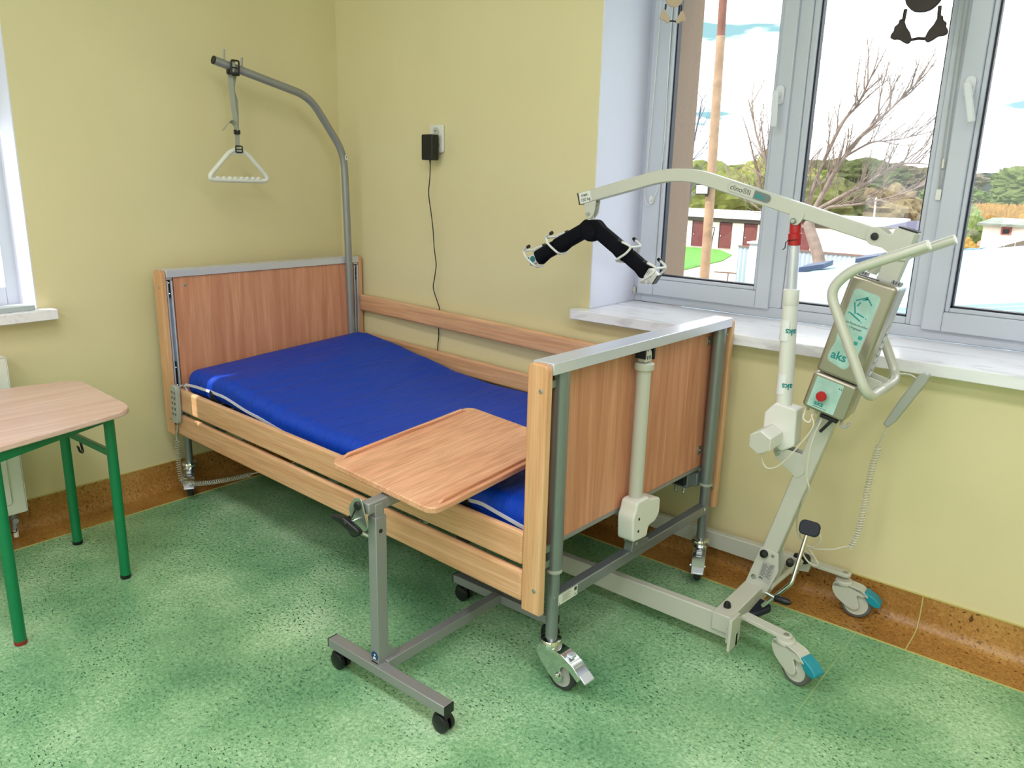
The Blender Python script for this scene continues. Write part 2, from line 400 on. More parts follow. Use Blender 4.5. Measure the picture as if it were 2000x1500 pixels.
def coil(path, r, turns, wire, n=6, per=12):
    path = [Vector(p) for p in path]; L = [0]
    for i in range(1, len(path)): L.append(L[-1]+(path[i]-path[i-1]).length)
    tot = L[-1]; N = turns*per; out = []; k = 0; u = None
    for i in range(N+1):
        s = tot*i/N
        while k < len(path)-2 and L[k+1] < s: k += 1
        t = (s-L[k])/max(1e-9, L[k+1]-L[k]); p = path[k].lerp(path[k+1], t); d = (path[k+1]-path[k]).normalized()
        u = frame_from(d)[0] if u is None else (u-d*u.dot(d)).normalized()
        v = d.cross(u); a = 2*PI*i/per; out.append(p+u*math.cos(a)*r+v*math.sin(a)*r)
    return out
def text(s, size, o, u, v, m, name, parent, bold=False, off=(0, 0, 0), shear=0.0, align='LEFT', thick=0.0):
    cu = bpy.data.curves.new(name, 'FONT'); cu.body = s; cu.size = size; cu.align_x = align; cu.shear = shear
    if bold: cu.offset = size*0.022
    ob = bpy.data.objects.new(name+'_tmp', cu); C.objects.link(ob)
    me = bpy.data.meshes.new_from_object(ob, depsgraph=bpy.context.evaluated_depsgraph_get())
    bpy.data.objects.remove(ob)
    o, u, v = Vector(o)-Vector(off), Vector(u).normalized(), Vector(v).normalized()
    for p in me.vertices: q = p.co.copy(); p.co = o+u*q.x+v*q.y
    me.materials.clear(); me.materials.append(m)
    x = bpy.data.objects.new(name, me); C.objects.link(x)
    if parent: x.parent = parent
    return x

# ------------------------------------------------------------------ room shell
RX, RY, RZ = 6.2, -5.2, 2.95
WBX = [(1.522, 3.245), (4.1, 5.7)]          # window openings in the long wall (y=0)
SZ, WT = 0.884, 2.42                        # sill height, window head
b = MB()
def wall_with_holes(b, f, a0, a1, holes, z0, z1):   # f(a0,a1,z0,z1) makes a box
    a = a0
    for (h0, h1, hz0, hz1) in holes:
        f(a, h0, z0, z1); f(h0, h1, z0, hz0); f(h0, h1, hz1, z1); a = h1
    f(a, a1, z0, z1)
wall_with_holes(b, lambda p, q, r, s: b.box(p, q, 0, 0.335, r, s), -0.45, RX, [(x0, x1, SZ-0.04, WT) for x0, x1 in WBX], -0.05, RZ+0.05)
b.build('wall_back', WALL, kind='structure', smooth=0)
b = MB()
wall_with_holes(b, lambda p, q, r, s: b.box(-0.22, 0, p, q, r, s), RY-0.2, 0.0, [(-3.25, -1.453, 0.822, WT)], -0.05, RZ+0.05)
b.build('wall_left', WALL, kind='structure', smooth=0)
MB().box(RX, RX+0.2, RY-0.2, 0.335, -0.05, RZ+0.05).build('wall_right', WALL, kind='structure', smooth=0)
b = MB(); FWX = [(0.7, 2.6), (3.3, 5.2)]
wall_with_holes(b, lambda p, q, r, s: b.box(p, q, RY-0.2, RY, r, s), 0, RX, [(x0, x1, SZ-0.04, WT) for x0, x1 in FWX], -0.05, RZ+0.05)
b.build('wall_front', WALL, kind='structure', smooth=0)
MB().box(-0.22, RX+0.2, RY-0.2, 0.335, RZ, RZ+0.15).build('ceiling', CEIL, kind='structure', smooth=0)
MB().box(-0.22, RX+0.2, RY-0.2, 0.335, -0.15, 0).build('floor', LINO, kind='structure', smooth=0)
# white reveals lining the openings
def reveal_b(x0, x1, name):
    b = MB(); e = 0.004
    b.box(x0, x0+e, -0.0005, 0.335, SZ, WT).box(x1-e, x1, -0.0005, 0.335, SZ, WT).box(x0, x1, -0.0005, 0.335, WT-e, WT)
    b.build(name, WHITEW, kind='structure', smooth=0)
reveal_b(*WBX[0], 'trim_1'); reveal_b(*WBX[1], 'trim_2')
b = MB(); b.box(-0.22, 0.0005, -1.457, -1.453, 0.86, WT).box(-0.22, 0.0005, -3.25, -3.246, 0.86, WT).box(-0.22, 0.0005, -3.25, -1.453, WT-0.004, WT)
b.build('trim_3', WHITEW, kind='structure', smooth=0)
# outer facade: insulated stucco skin outside the window and the storeys above
STUCCO = mat('beige_stucco', (150, 126, 106), 0.9, bump=0.6, bscale=120, var=0.06, vscale=60)
b = MB()
wall_with_holes(b, lambda p, q, r, s: b.box(p, q, 0.41, 0.63, r, s), -0.45, 9, [(1.600, 3.17, 0.80, 2.30), (4.17, 5.63, 0.80, 2.30)], -2.6, 7.1)
b.box(-12, -0.45, 0.25, 0.63, -2.6, 7.1)  # unseen wing slab, added to throw shade on the annex roof
b.box(-0.45, 9, 0.0, 0.41, 3.1, 7.1)
b.build('wall_facade', STUCCO, kind='structure', smooth=0)
# filler between masonry and facade around the frame
b = MB()
wall_with_holes(b, lambda p, q, r, s: b.box(p, q, 0.335, 0.41, r, s), -0.45, 9, [(1.522, 3.245, SZ-0.04, WT), (4.1, 5.7, SZ-0.04, WT)], -0.05, 3.1)
b.build('wall_core', STUCCO, kind='structure', smooth=0)
# coved skirting in brown linoleum
def cove_profile(w=0.155, h=0.1226, r=0.045, t=0.0025, n=8):
    pts = [(t, h)]
    for k in range(n+1):
        a = PI+PI/2*k/n; pts.append((r+t+r*math.cos(a), r+t+r*math.sin(a)))
    pts.append((w, t)); pts.append((w, 0)); pts.append((0, 0)); pts.append((0, h)); return pts
pr_ = cove_profile()
m1 = MB(); n = len(pr_)
# along y=0 wall: profile offset goes to -y ; mitred at the corner
P = [(p, -p, q) for p, q in pr_]+[(RX, -p, q) for p, q in pr_]
m1.add(P, [(i, (i+1) % n, n+(i+1) % n, n+i) for i in range(n)])
m1.build('baseboard_back', CORK, kind='structure', smooth=50)
m1 = MB()
P = [(p, -p, q) for p, q in pr_]+[(p, RY, q) for p, q in pr_]
m1.add(P, [(i, (i+1) % n, n+(i+1) % n, n+i) for i in range(n)])
m1.build('baseboard_left', CORK, kind='structure', smooth=50)
# weld seams
b = MB()
b.box(0.1535, RX, -0.1570, -0.1535, 0, 0.0029); b.box(0.1535, 0.1570, RY, -0.1535, 0, 0.0029)
b.box(0.0, RX, -0.004, 0, 0.1215, 0.1255); b.box(0.0, 0.004, RY, 0, 0.1215, 0.1255)
b.build('trim_4', SEAM, kind='structure', smooth=0)
b = MB(); b.tube([(2.853, -0.155, 0.003), (2.853, -0.10, 0.0035), (2.853, -0.047, 0.004), (2.853, -0.018, 0.016), (2.853, -0.0045, 0.045), (2.853, -0.0035, 0.12)], 0.0022, 6)
b.build('trim_5', SEAM, kind='structure')
b = MB(); b.box(2.7045, 2.7075, RY, -0.155, 0, 0.0006); b.box(0.7385, 0.7405, RY, -0.155, 0, 0.0005)
b.build('trim_6', SEAMG, kind='structure', smooth=0)
# housings for the added ceiling fill lights
for i, l in enumerate(FILL_LIGHTS):
    t = thing('ceiling_fill_panel', ['added flat white fill light panel nearest the bed', 'added flat white fill light panel in the left front corner', 'added flat white fill light panel nearest the right wall', 'added flat white fill light panel before the right front window', 'added flat white fill light panel over the room centre'][i], 'lamp', (l[0], l[1], RZ-0.001), group='added ceiling fill panels')
    MB().box(-0.6, 0.6, -0.3, 0.3, -0.02, 0).build('housing', WHITEP, t, bevel=0.004)

# ------------------------------------------------------------------ windows
def stile_frame(b, x0, x1, z0, z1, y0, y1, w, wb=None):
    wb = wb or w
    b.box(x0, x0+w, y0, y1, z0, z1); b.box(x1-w, x1, y0, y1, z0, z1); b.box(x0+w, x1-w, y0, y1, z0, z0+wb); b.box(x0+w, x1-w, y0, y1, z1-w, z1)
def window_b():
    root = bpy.data.objects.new('window_1', None); C.objects.link(root); root.location = (1.522, 0.335, SZ); root['kind'] = 'structure'
    O = (1.522, 0.335, SZ); z1 = WT
    b = MB(); b.box(1.522, 1.560, 0.335, 0.405, SZ, z1); b.box(3.207, 3.245, 0.335, 0.405, SZ, z1)
    b.box(1.56, 3.207, 0.335, 0.405, SZ, 0.925); b.box(1.56, 3.207, 0.335, 0.405, z1-0.045, z1)
    b.box(2.108, 2.163, 0.335, 0.405, 0.925, z1-0.045); b.box(2.616, 2.668, 0.335, 0.405, 0.925, z1-0.045)
    fr = b.build('window_frame', PVC, root, O, bevel=0.003)
    def sash(x0, x1, g0, g1, name):
        b = MB(); za, zb = 0.918, z1-0.036; ga, gb = 0.998, z1-0.115
        for (p, q, r, s) in ((x0, g0-0.014, za, zb), (g1+0.014, x1, za, zb), (g0-0.014, g1+0.014, za, ga-0.014), (g0-0.014, g1+0.014, gb+0.014, zb)): b.box(p, q, 0.318, 0.385, r, s)
        s_ = b.build('sash', PVC, root, O, bevel=0.004)
        b = MB()
        for (p, q, r, s) in ((g0-0.014, g0, ga-0.014, gb+0.014), (g1, g1+0.014, ga-0.014, gb+0.014), (g0, g1, ga-0.014, ga), (g0, g1, gb, gb+0.014)): b.box(p, q, 0.330, 0.38, r, s)
        b.build('glazing_bead', PVC, s_, O, bevel=0.003)
        b = MB()
        for (p, q, r, s) in ((g0, g0+0.006, ga, gb), (g1-0.006, g1, ga, gb), (g0, g1, ga, ga+0.006), (g0, g1, gb-0.006, gb)): b.box(p, q, 0.345, 0.372, r, s)
        b.build('gasket', GASKET, s_, O)
        MB().box(g0, g1, 0.358, 0.360, ga, gb).build('pane', GLASS, s_, O, smooth=0)
        return s_
    s1 = sash(1.546, 2.119, 1.636, 2.052, 'l'); s3 = sash(2.656, 3.221, 2.731, 3.14, 'r')
    # fixed middle light
    g0, g1, ga, gb = 2.183, 2.600, 0.949, z1-0.065
    b = MB()
    for (p, q, r, s) in ((2.163, g0, 0.925, z1-0.045), (g1, 2.616, 0.925, z1-0.045), (g0, g1, 0.925, ga), (g0, g1, gb, z1-0.045)): b.box(p, q, 0.344, 0.395, r, s)
    b.build('glazing_bead', PVC, root, O, bevel=0.003)
    b = MB()
    for (p, q, r, s) in ((g0, g0+0.006, ga, gb), (g1-0.006, g1, ga, gb), (g0, g1, ga, ga+0.006), (g0, g1, gb-0.006, gb)): b.box(p, q, 0.36, 0.388, r, s)
    b.build('gasket', GASKET, root, O)
    MB().box(g0, g1, 0.370, 0.372, ga, gb).build('pane', GLASS, root, O, smooth=0)
    # handles
    HM = mat('window_handle_white', (220, 222, 228), 0.3)
    for (hx, hz, ang) in ((2.085, 1.690, math.radians(2)), (2.690, 1.690, math.radians(14))):
        b = MB(); b.prism(rrect(0.030, 0.066, 0.0149, 6), (hx, 0.316, hz), (1, 0, 0), (0, 0, 1), (0, -1, 0), 0.010, c=False)
        h = b.build('handle', HM, root, O, bevel=0.002)
        b = MB(); b.cyl((hx, 0.308, hz), (hx, 0.268, hz), 0.010, 16)
        d = Vector((math.sin(ang), 0, -math.cos(ang))); o = Vector((hx, 0.272, hz))
        b.bar(o-d*0.012, o+d*0.112, 0.021, 0.013, up=(0, 1, 0)); b.build('lever', HM, h, O, bevel=0.004)
    # hinge at left bottom
    b = MB(); b.cyl((1.534, 0.322, 0.915), (1.534, 0.322, 0.945), 0.006, 12); b.box(1.527, 1.541, 0.316, 0.335, 0.925, 0.935)
    b.build('hinge', mat('beige_plastic', (208, 202, 190), 0.5), root, O, bevel=0.001)
window_b()
def simple_window(name, x0, x1):
    root = bpy.data.objects.new(name, None); C.objects.link(root); root.location = (x0, 0.335, SZ); root['kind'] = 'structure'
    O = root.location; b = MB(); stile_frame(b, x0, x1, SZ, WT, 0.335, 0.405, 0.10); b.box((x0+x1)/2-0.06, (x0+x1)/2+0.06, 0.335, 0.405, SZ, WT)
    b.build('window_frame', PVC, root, O, bevel=0.003)
    MB().box(x0+0.1, x1-0.1, 0.365, 0.367, SZ+0.1, WT-0.1).build('pane', GLASS, root, O, smooth=0)
simple_window('window_2', 4.1, 5.7)
def window_a():
    root = bpy.data.objects.new('window_3', None); C.objects.link(root); root.location = (-0.2, -3.25, 0.86); root['kind'] = 'structure'
    O = root.location; b = MB()
    for (p, q, r, s) in ((-1.50, -1.453, 0.86, WT), (-3.25, -3.20, 0.86, WT), (-1.86, -1.80, 0.93, WT-0.05), (-3.2, -1.5, 0.86, 0.93), (-3.2, -1.5, WT-0.05, WT)): b.box(-0.215, -0.15, p, q, r, s)
    b.build('window_frame', PVC, root, O, bevel=0.003)
    MB().box(-0.186, -0.184, -3.2, -1.5, 0.93, WT-0.05).build('pane', GLASS, root, O, smooth=0)
window_a()
for k, (x0, x1) in enumerate(FWX):
    root = bpy.data.objects.new('window_%d' % (4+k), None); C.objects.link(root); root.location = (x0, RY-0.12, SZ); root['kind'] = 'structure'
    b = MB(); stile_frame(b, x0, x1, SZ-0.04, WT, RY-0.16, RY-0.09, 0.09); b.box((x0+x1)/2-0.05, (x0+x1)/2+0.05, RY-0.16, RY-0.09, SZ, WT)
    b.build('window_frame', PVC, root, root.location, bevel=0.003)
    MB().box(x0+0.09, x1-0.09, RY-0.126, RY-0.124, SZ+0.05, WT-0.09).build('pane', GLASS, root, root.location, smooth=0)
# unseen roller blind, cut to leave a sun slit beside the left window reveal
BLM = mat('white_blind_cloth', (228, 224, 224), 0.8)
t = thing('roller_blind', 'unseen white roller blind shaping the sun slit at the left window', 'blind', (-0.13, -3.2, 0.95))
b = MB(); b.box(-0.134, -0.128, -3.19, -1.695, 0.90, 2.34); b.box(-0.134, -0.128, -1.695, -1.47, 1.53, 2.34); b.build('cloth', BLM, t, t.location, smooth=0)
b = MB(); b.cyl((-0.131, -3.19, 2.365), (-0.131, -1.47, 2.365), 0.026, 16); b.build('roller_tube', WHITEP, t, t.location)
# sills
def sill(name, label, poly, z1, th, loc):
    o = MB().prism(poly, (loc[0]*0, 0, z1-th), (1, 0, 0), (0, 1, 0), (0, 0, 1), th, c=False).build(name, MARBLE, None, bevel=0.003)
    o['kind'] = 'structure'; return o
sill('trim_7', '', [(1.480, -0.067), (3.29, -0.067), (3.29, -0.0005), (3.241, -0.0005), (3.241, 0.334), (1.526, 0.334), (1.526, -0.0005), (1.480, -0.0005)], SZ, 0.038, (0, 0, 0))
MB().box(1.476, 1.4815, -0.068, -0.001, SZ-0.039, SZ+0.001).build('trim_8', WHITEP, bevel=0.001, kind='structure')
sill('trim_9', '', [(0.0655, -1.406), (0.0655, -3.30), (0.0005, -3.30), (0.0005, -3.246), (-0.149, -3.246), (-0.149, -1.457), (0.0005, -1.457), (0.0005, -1.406)], 0.8603, 0.038, (0, 0, 0))
sill('trim_10', '', [(4.06, -0.067), (5.74, -0.067), (5.74, -0.0005), (5.696, -0.0005), (5.696, 0.334), (4.104, 0.334), (4.104, -0.0005), (4.06, -0.0005)], SZ, 0.038, (0, 0, 0))
b = MB(); b.prism(rrect(0.07, 0.30, 0.004, 2, -0.005, -1.62), (0, 0, 0.8605), (1, 0, 0), (0, 1, 0), (0, 0, 1), 0.018, c=False)
tag(b.build('flat_box', mat('pale_grey_card', (176, 186, 188), 0.6), bevel=0.001), 'flat pale grey box lying on the left window sill', 'box')

# blind cords and bead chain at the long window
t = thing('blind_cord', 'thin white blind cord looping down the left window frame', 'cord', (1.60, 0.30, 1.30))
cr_ = catmull([(1.628, 0.312, 2.35), (1.627, 0.312, 1.9), (1.632, 0.312, 1.55), (1.622, 0.311, 1.38), (1.600, 0.308, 1.30), (1.578, 0.308, 1.285), (1.562, 0.308, 1.33), (1.566, 0.308, 1.45), (1.574, 0.308, 1.75), (1.580, 0.308, 2.1), (1.582, 0.310, 2.35)], 8)
MB().tube(cr_, 0.0014, 6).build('cord', WHITEP, t, t.location)
b = MB(); b.prism(rrect(0.016, 0.03, 0.003, 3), (1.592, 0.317, 1.306), (1, 0, 0), (0, 0, 1), (0, -1, 0), 0.008, c=False); b.cyl((1.592, 0.309, 1.306), (1.592, 0.303, 1.306), 0.006, 12)
b.build('cord_holder', WHITEP, t, t.location, bevel=0.001)
t = thing('bead_chain', 'white bead chain hanging down the right window mullion', 'chain', (2.642, 0.33, 1.36))
for xo, zt in ((-0.006, 1.375), (0.006, 1.375)):
    MB().tube(catmull([(2.640+xo, 0.329, 2.36), (2.640+xo, 0.327, 1.9), (2.642+xo, 0.326, 1.6), (2.645+xo, 0.325, 1.46), (2.645+xo*0.5, 0.326, zt)], 6), 0.0016, 6).build('chain', GREYP, t, t.location)
b = MB(); b.prism(rrect(0.016, 0.034, 0.003, 3), (2.646, 0.334, 1.362), (1, 0, 0), (0, 0, 1), (0, -1, 0), 0.012, c=False); b.build('chain_holder', WHITEP, t, t.location, bevel=0.001)
b = MB(); b.cyl((2.645, 0.326, 1.475), (2.645, 0.326, 1.445), 0.004, 10); b.build('chain_weight', WHITEP, t, t.location)

# ------------------------------------------------------------------ the bed (local frame: a along its length, b across, origin under the head front corner)
BX, BY, BPH = 0.0732, -1.03351, -0.0289
bed = thing('hospital_bed', 'beech and silver hospital bed with side rails standing in the corner', 'bed', (BX, BY, 0), BPH)
cph, sph = math.cos(BPH), math.sin(BPH)
def bw(a, b, z=0): return Vector((BX+cph*a-sph*b, BY+sph*a+cph*b, z))
SCREW = mat('steel_screw', (170, 176, 170), 0.35, 0.8)
def screw(b, c, n, r=0.006):
    c, n = Vector(c), Vector(n); b.lathe(c, n, [(r, 0), (r, 0.001), (r*0.8, 0.0018), (r*0.35, 0.0018), (r*0.3, 0.0008)], 14)
def end_board(name, a_out, a_in, top, bot, side, panel_a, pz0, pz1, pb0, pb1):
    r = bpy.data.objects.new(name, None); C.objects.link(r); r.parent = bed
    lo, hi = min(a_out, a_in), max(a_out, a_in)
    for b0 in (0.0, 1.000):
        P = []
        rad = 0.016; n = 6
        for (cx, sx, a0) in ((hi-rad, 1, 0), (lo+rad, -1, 90)):
            for k in range(n+1): an = math.radians(a0+90*k/n); P.append((cx+rad*math.cos(an), top-rad+rad*math.sin(an)))
        P += [(lo, bot), (hi, bot)]
        tr = MB().prism(P, (0, b0, 0), (1, 0, 0), (0, 0, 1), (0, 1, 0), 0.0222, c=False).build('trim_board', WOODT, r, bevel=0.0035)
        if b0 == 0:
            sc = MB()
            for z in (top-0.068, bot+0.070): screw(sc, ((lo+hi)/2+0.012*side, 0.0, z), (0, -1, 0), 0.0065)
            sc.build('screw', SCREW, tr)
    MB().box(lo-0.001, hi+0.001, 0.0228, 0.9995, top-0.028, top+0.002).build('top_rail', ALU, r, bevel=0.0015)
    MB().box(panel_a-0.009, panel_a+0.009, pb0, pb1, pz0, pz1).build('panel', WOODZ, r, bevel=0.001)
    return r
head = end_board('headboard', 0.0, 0.064, 0.981, 0.288, 1, 0.048, 0.40, 0.955, 0.056, 0.972)
foot = end_board('footboard', 2.064, 2.000, 0.9405, 0.250, 1, 2.004, 0.412, 0.914, 0.050, 0.985)
b = MB(); b.box(1.999, 2.015, 0.045, 0.99, 0.400, 0.412); b.build('bottom_edging', SILVD, foot, bevel=0.001)
sc = MB(); screw(sc, (0.0575, 0.102, 0.917), (1, 0, 0), 0.0065); screw(sc, (0.0575, 0.926, 0.921), (1, 0, 0), 0.0065); sc.build('screw', SCREW, head)
# rail tracks at the head end: aluminium channels with dark slots
for b0 in (0.0245, 0.9745):
    m = MB(); m.box(0.030, 0.060, b0, b0+0.006, 0.33, 0.940); m.box(0.030, 0.060, b0+0.0185, b0+0.0245, 0.33, 0.940); m.box(0.030, 0.034, b0+0.006, b0+0.0185, 0.33, 0.945)
    m.box(0.030, 0.058, b0, b0+0.0245, 0.944, 0.952)
    tr = m.build('rail_track', ALU, head, bevel=0.0008)
    m = MB(); m.box(0.036, 0.052, b0+0.0065, b0+0.018, 0.868, 0.942); m.box(0.036, 0.052, b0+0.0065, b0+0.018, 0.47, 0.60); m.build('slider', BLACKP, tr, bevel=0.001)
    m = MB()
    for z in (0.93, 0.886, 0.575, 0.50): m.ball((0.0525, b0+0.0122, z), 0.0035, n=8)
    m.build('slider_pin', CHROME, tr)
# side rails
def side_rail(b0, t, a0, a1, zt0, zt1, h, name='side_rail'):
    m = MB(); P = [(a0, b0, zt0-h), (a1, b0, zt1-h), (a1, b0+t, zt1-h), (a0, b0+t, zt0-h), (a0, b0, zt0), (a1, b0, zt1), (a1, b0+t, zt1), (a0, b0+t, zt0)]
    m.add(P, [(3,2,1,0),(4,5,6,7),(0,1,5,4),(1,2,6,5),(2,3,7,6),(3,0,4,7)])
    return m.build(name, WOODX, bed, bevel=0.0095, segs=4, smooth=60)
side_rail(0.0005, 0.0225, 0.098, 1.9995, 0.504, 0.4735, 0.096)
side_rail(0.0005, 0.0225, 0.098, 1.9995, 0.3915, 0.3615, 0.093)
side_rail(0.9975, 0.0225, 0.064, 1.9995, 0.795, 0.757, 0.081)
side_rail(0.9975, 0.0225, 0.064, 1.9995, 0.6045, 0.5650, 0.081)
# rail ends at the head corner and pegs holding the rails
m = MB()
for z in (0.456, 0.345): m.box(0.060, 0.098, 0.006, 0.018, z-0.012, z+0.012)
for z in (0.755, 0.565): m.box(0.058, 0.064, 1.002, 1.016, z-0.012, z+0.012)
m.build('rail_bracket', DARK, bed, bevel=0.001)
# telescopic posts of the foot end
for pb in (0.090, 0.962):
    m = MB(); m.cyl((2.040, pb, 0.350), (2.040, pb, 0.912), 0.0222, 28)
    post = m.build('post', SILV, foot, smooth=50)
    m = MB(); m.cyl((2.040, pb, 0.122), (2.040, pb, 0.352), 0.0172, 24); m.build('inner_tube', SILV, post, smooth=50)
    m = MB(); m.lathe((2.040, pb, 0.344), (0, 0, 1), [(0.0165, 0), (0.0232, 0), (0.0232, 0.008), (0.0222, 0.01)], 24); m.build('collar', GREYP, post)
for pb in (0.072, 0.958):
    m = MB(); m.cyl((0.028, pb, 0.30), (0.028, pb, 0.940), 0.020, 20); post = m.build('post', SILV, head, smooth=50)
    m = MB(); m.cyl((0.028, pb, 0.105), (0.028, pb, 0.31), 0.0165, 20); m.build('inner_tube', SILV, post, smooth=50)
# clamp brackets joining trim boards and panel to the posts
m = MB()
for z in (0.885, 0.33):
    m.box(2.028, 2.044, 0.982, 0.9995, z-0.013, z+0.013); m.cyl((2.048, 0.990, z), (2.056, 0.990, z), 0.005, 10)
for z in (0.865, 0.475): m.box(2.013, 2.017, 0.925, 0.945, z-0.014, z+0.014); m.cyl((2.017, 0.935, z), (2.021, 0.935, z), 0.004, 10)
for z in (0.88, 0.42, 0.375): m.box(2.026, 2.040, 0.0225, 0.070, z-0.010, z+0.010)
m.build('clamp_bracket', GALV, foot, bevel=0.001)
m = MB(); m.lathe((2.040, 0.108, 0.905), (0, 0, 1), [(0.006, 0), (0.008, 0.003), (0.006, 0.007)], 10); m.build('post_cap', WHITEP, foot)
# lower cross bar with rating plate
cb = MB().box(2.024, 2.056, 0.078, 0.975, 0.240, 0.274).build('cross_bar', SILV, foot, bevel=0.003)
lb = MB().box(2.0562, 2.0568, 0.093, 0.182, 0.2415, 0.2725).build('rating_plate', LABEL, cb)
m = MB()
for k in range(7): m.box(2.0569, 2.0571, 0.112, 0.112+[0.034, 0.041, 0.03, 0.038, 0.025, 0.04, 0.036][k], 0.2675-k*0.0033, 0.2682-k*0.0033)
m.box(2.0569, 2.0571, 0.166, 0.178, 0.259, 0.270); m.ball((2.057, 0.098, 0.246), 0.002, (0.1, 1, 1), 8); m.build('print', INK, lb)
text('CE', 0.008, (2.0572, 0.167, 0.245), (0, 1, 0), (0, 0, 1), INK, 'lettering', lb)
m = MB(); m.lathe((2.0562, 0.938, 0.262), (1, 0, 0), [(0.006, 0), (0.006, 0.0006)], 14); m.build('round_sticker', LABEL, cb)
m = MB(); m.box(2.0562, 2.0566, 0.895, 0.925, 0.2585, 0.2645); m.build('stamp', SILVD, cb)
hb = MB().box(0.014, 0.042, 0.06, 0.97, 0.235, 0.268).build('cross_bar', SILV, head, bevel=0.003)
# height actuator in the middle of the foot end
ac = MB(); ac.cyl((2.047, 0.478, 0.43), (2.047, 0.478, 0.858), 0.0215, 26); act = ac.build('actuator', LGREY, foot, smooth=50)
m = MB(); m.lathe((2.047, 0.478, 0.850), (0, 0, 1), [(0.0285, 0), (0.0295, 0.004), (0.0295, 0.018), (0.026, 0.021)], 24); m.build('end_collar', LGREY, act)
m = MB(); m.prism([(-0.017, 0), (0.017, 0), (0.019, 0.018), (0.014, 0.038), (0.0, 0.045), (-0.014, 0.036), (-0.018, 0.018)], (2.047, 0.478, 0.872), (0, 1, 0), (0, 0, 1), (1, 0, 0), 0.028)
m.build('clevis', LGREY, act, bevel=0.004)
m = MB()
for k in (-1, 0, 1): m.box(2.0612, 2.0618, 0.478+k*0.009-0.0015, 0.478+k*0.009+0.0015, 0.882, 0.893)
for k in (-0.6, 0.7): m.ball((2.0612, 0.478+k*0.012, 0.908), 0.0018, n=6)
m.build('vent_slot', DARK, act)
m = MB(); m.box(2.030, 2.064, 0.500, 0.508, 0.878, 0.915); m.box(2.030, 2.064, 0.452, 0.458, 0.885, 0.915); m.build('mount_bracket', DARK, foot, bevel=0.001)
m = MB(); P = rpoly([(-0.052, 0), (0.030, -0.006), (0.034, 0.028), (0.072, 0.030), (0.096, 0.052), (0.096, 0.105), (0.030, 0.120), (0.026, 0.128), (-0.040, 0.128), (-0.046, 0.100), (-0.058, 0.080)], 0.012, 3)
m.prism(P, (2.052, 0.478, 0.322), (0, 1, 0), (0, 0, 1), (1, 0, 0), 0.058); mo = m.build('motor_housing', WHITEP, act, bevel=0.006, segs=3)
m = MB(); m.cyl((2.0812, 0.452, 0.392), (2.0822, 0.452, 0.392), 0.0045, 10); m.cyl((2.0812, 0.452, 0.352), (2.0822, 0.452, 0.352), 0.0045, 10); m.build('port', BLACKP, mo)
m = MB(); m.prism(rpoly([(-0.03, 0.0), (0.075, 0.0), (0.070, 0.022), (0.035, 0.026), (0.02, 0.045), (-0.02, 0.045)], 0.008, 3), (2.049, 0.478, 0.273), (0, 1, 0), (0, 0, 1), (1, 0, 0), 0.030)
m.build('mount_plate', SILV, foot, bevel=0.002)
m = MB(); m.cyl((2.028, 0.466, 0.304), (2.072, 0.466, 0.304), 0.007, 14); m.cyl((2.028, 0.466, 0.304), (2.074, 0.466, 0.304), 0.004, 10); m.build('mount_pin', GALV, foot)
# lying surface frame
m = MB()
for b0 in (0.105, 0.895): m.bar((0.06, b0, 0.385), (1.995, b0, 0.370), 0.03, 0.04)
for k in range(5): a = 0.25+0.4*k; m.bar((a, 0.1, 0.382-0.0075*a), (a, 0.9, 0.382-0.0075*a), 0.03, 0.025)
m.build('frame', DARK, bed)
m = MB()
for k in range(24): a = 0.10+k*0.08; z = 0.410+(0.045*max(0, 0.75-a))-0.003*a; m.box(a-0.026, a+0.026, 0.09, 0.93, z-0.008, z)
m.build('slat_base', mat('grey_slat', (120, 124, 126), 0.5), bed, bevel=0.002)
m = MB(); m.box(1.86, 2.000, 0.900, 0.940, 0.336, 0.386); m.box(1.995, 2.022, 0.925, 0.962, 0.34, 0.39); brk = m.build('corner_bracket', SILV, bed, bevel=0.002)
m = MB()
for a in (1.955, 1.985, 1.90): m.cyl((a, 0.905, 0.318), (a, 0.905, 0.336), 0.0055, 8); m.ball((a, 0.905, 0.318), 0.0065, n=8)
m.build('bolt', GALV, brk)
m = MB()
for (a, z) in ((0.55, 0.395), (1.10, 0.375), (1.55, 0.37)): m.box(a, a+0.03, 0.03, 0.06, z-0.02, z+0.005); m.cyl((a+0.015, 0.03, z-0.01), (a+0.015, 0.02, z-0.01), 0.005, 8)
m.build('latch', GALV, bed, bevel=0.001)
m = MB(); m.cyl((2.035, 0.994, 0.285), (2.035, 0.994, 0.262), 0.009, 12); m.build('stop', BLACKP, foot)

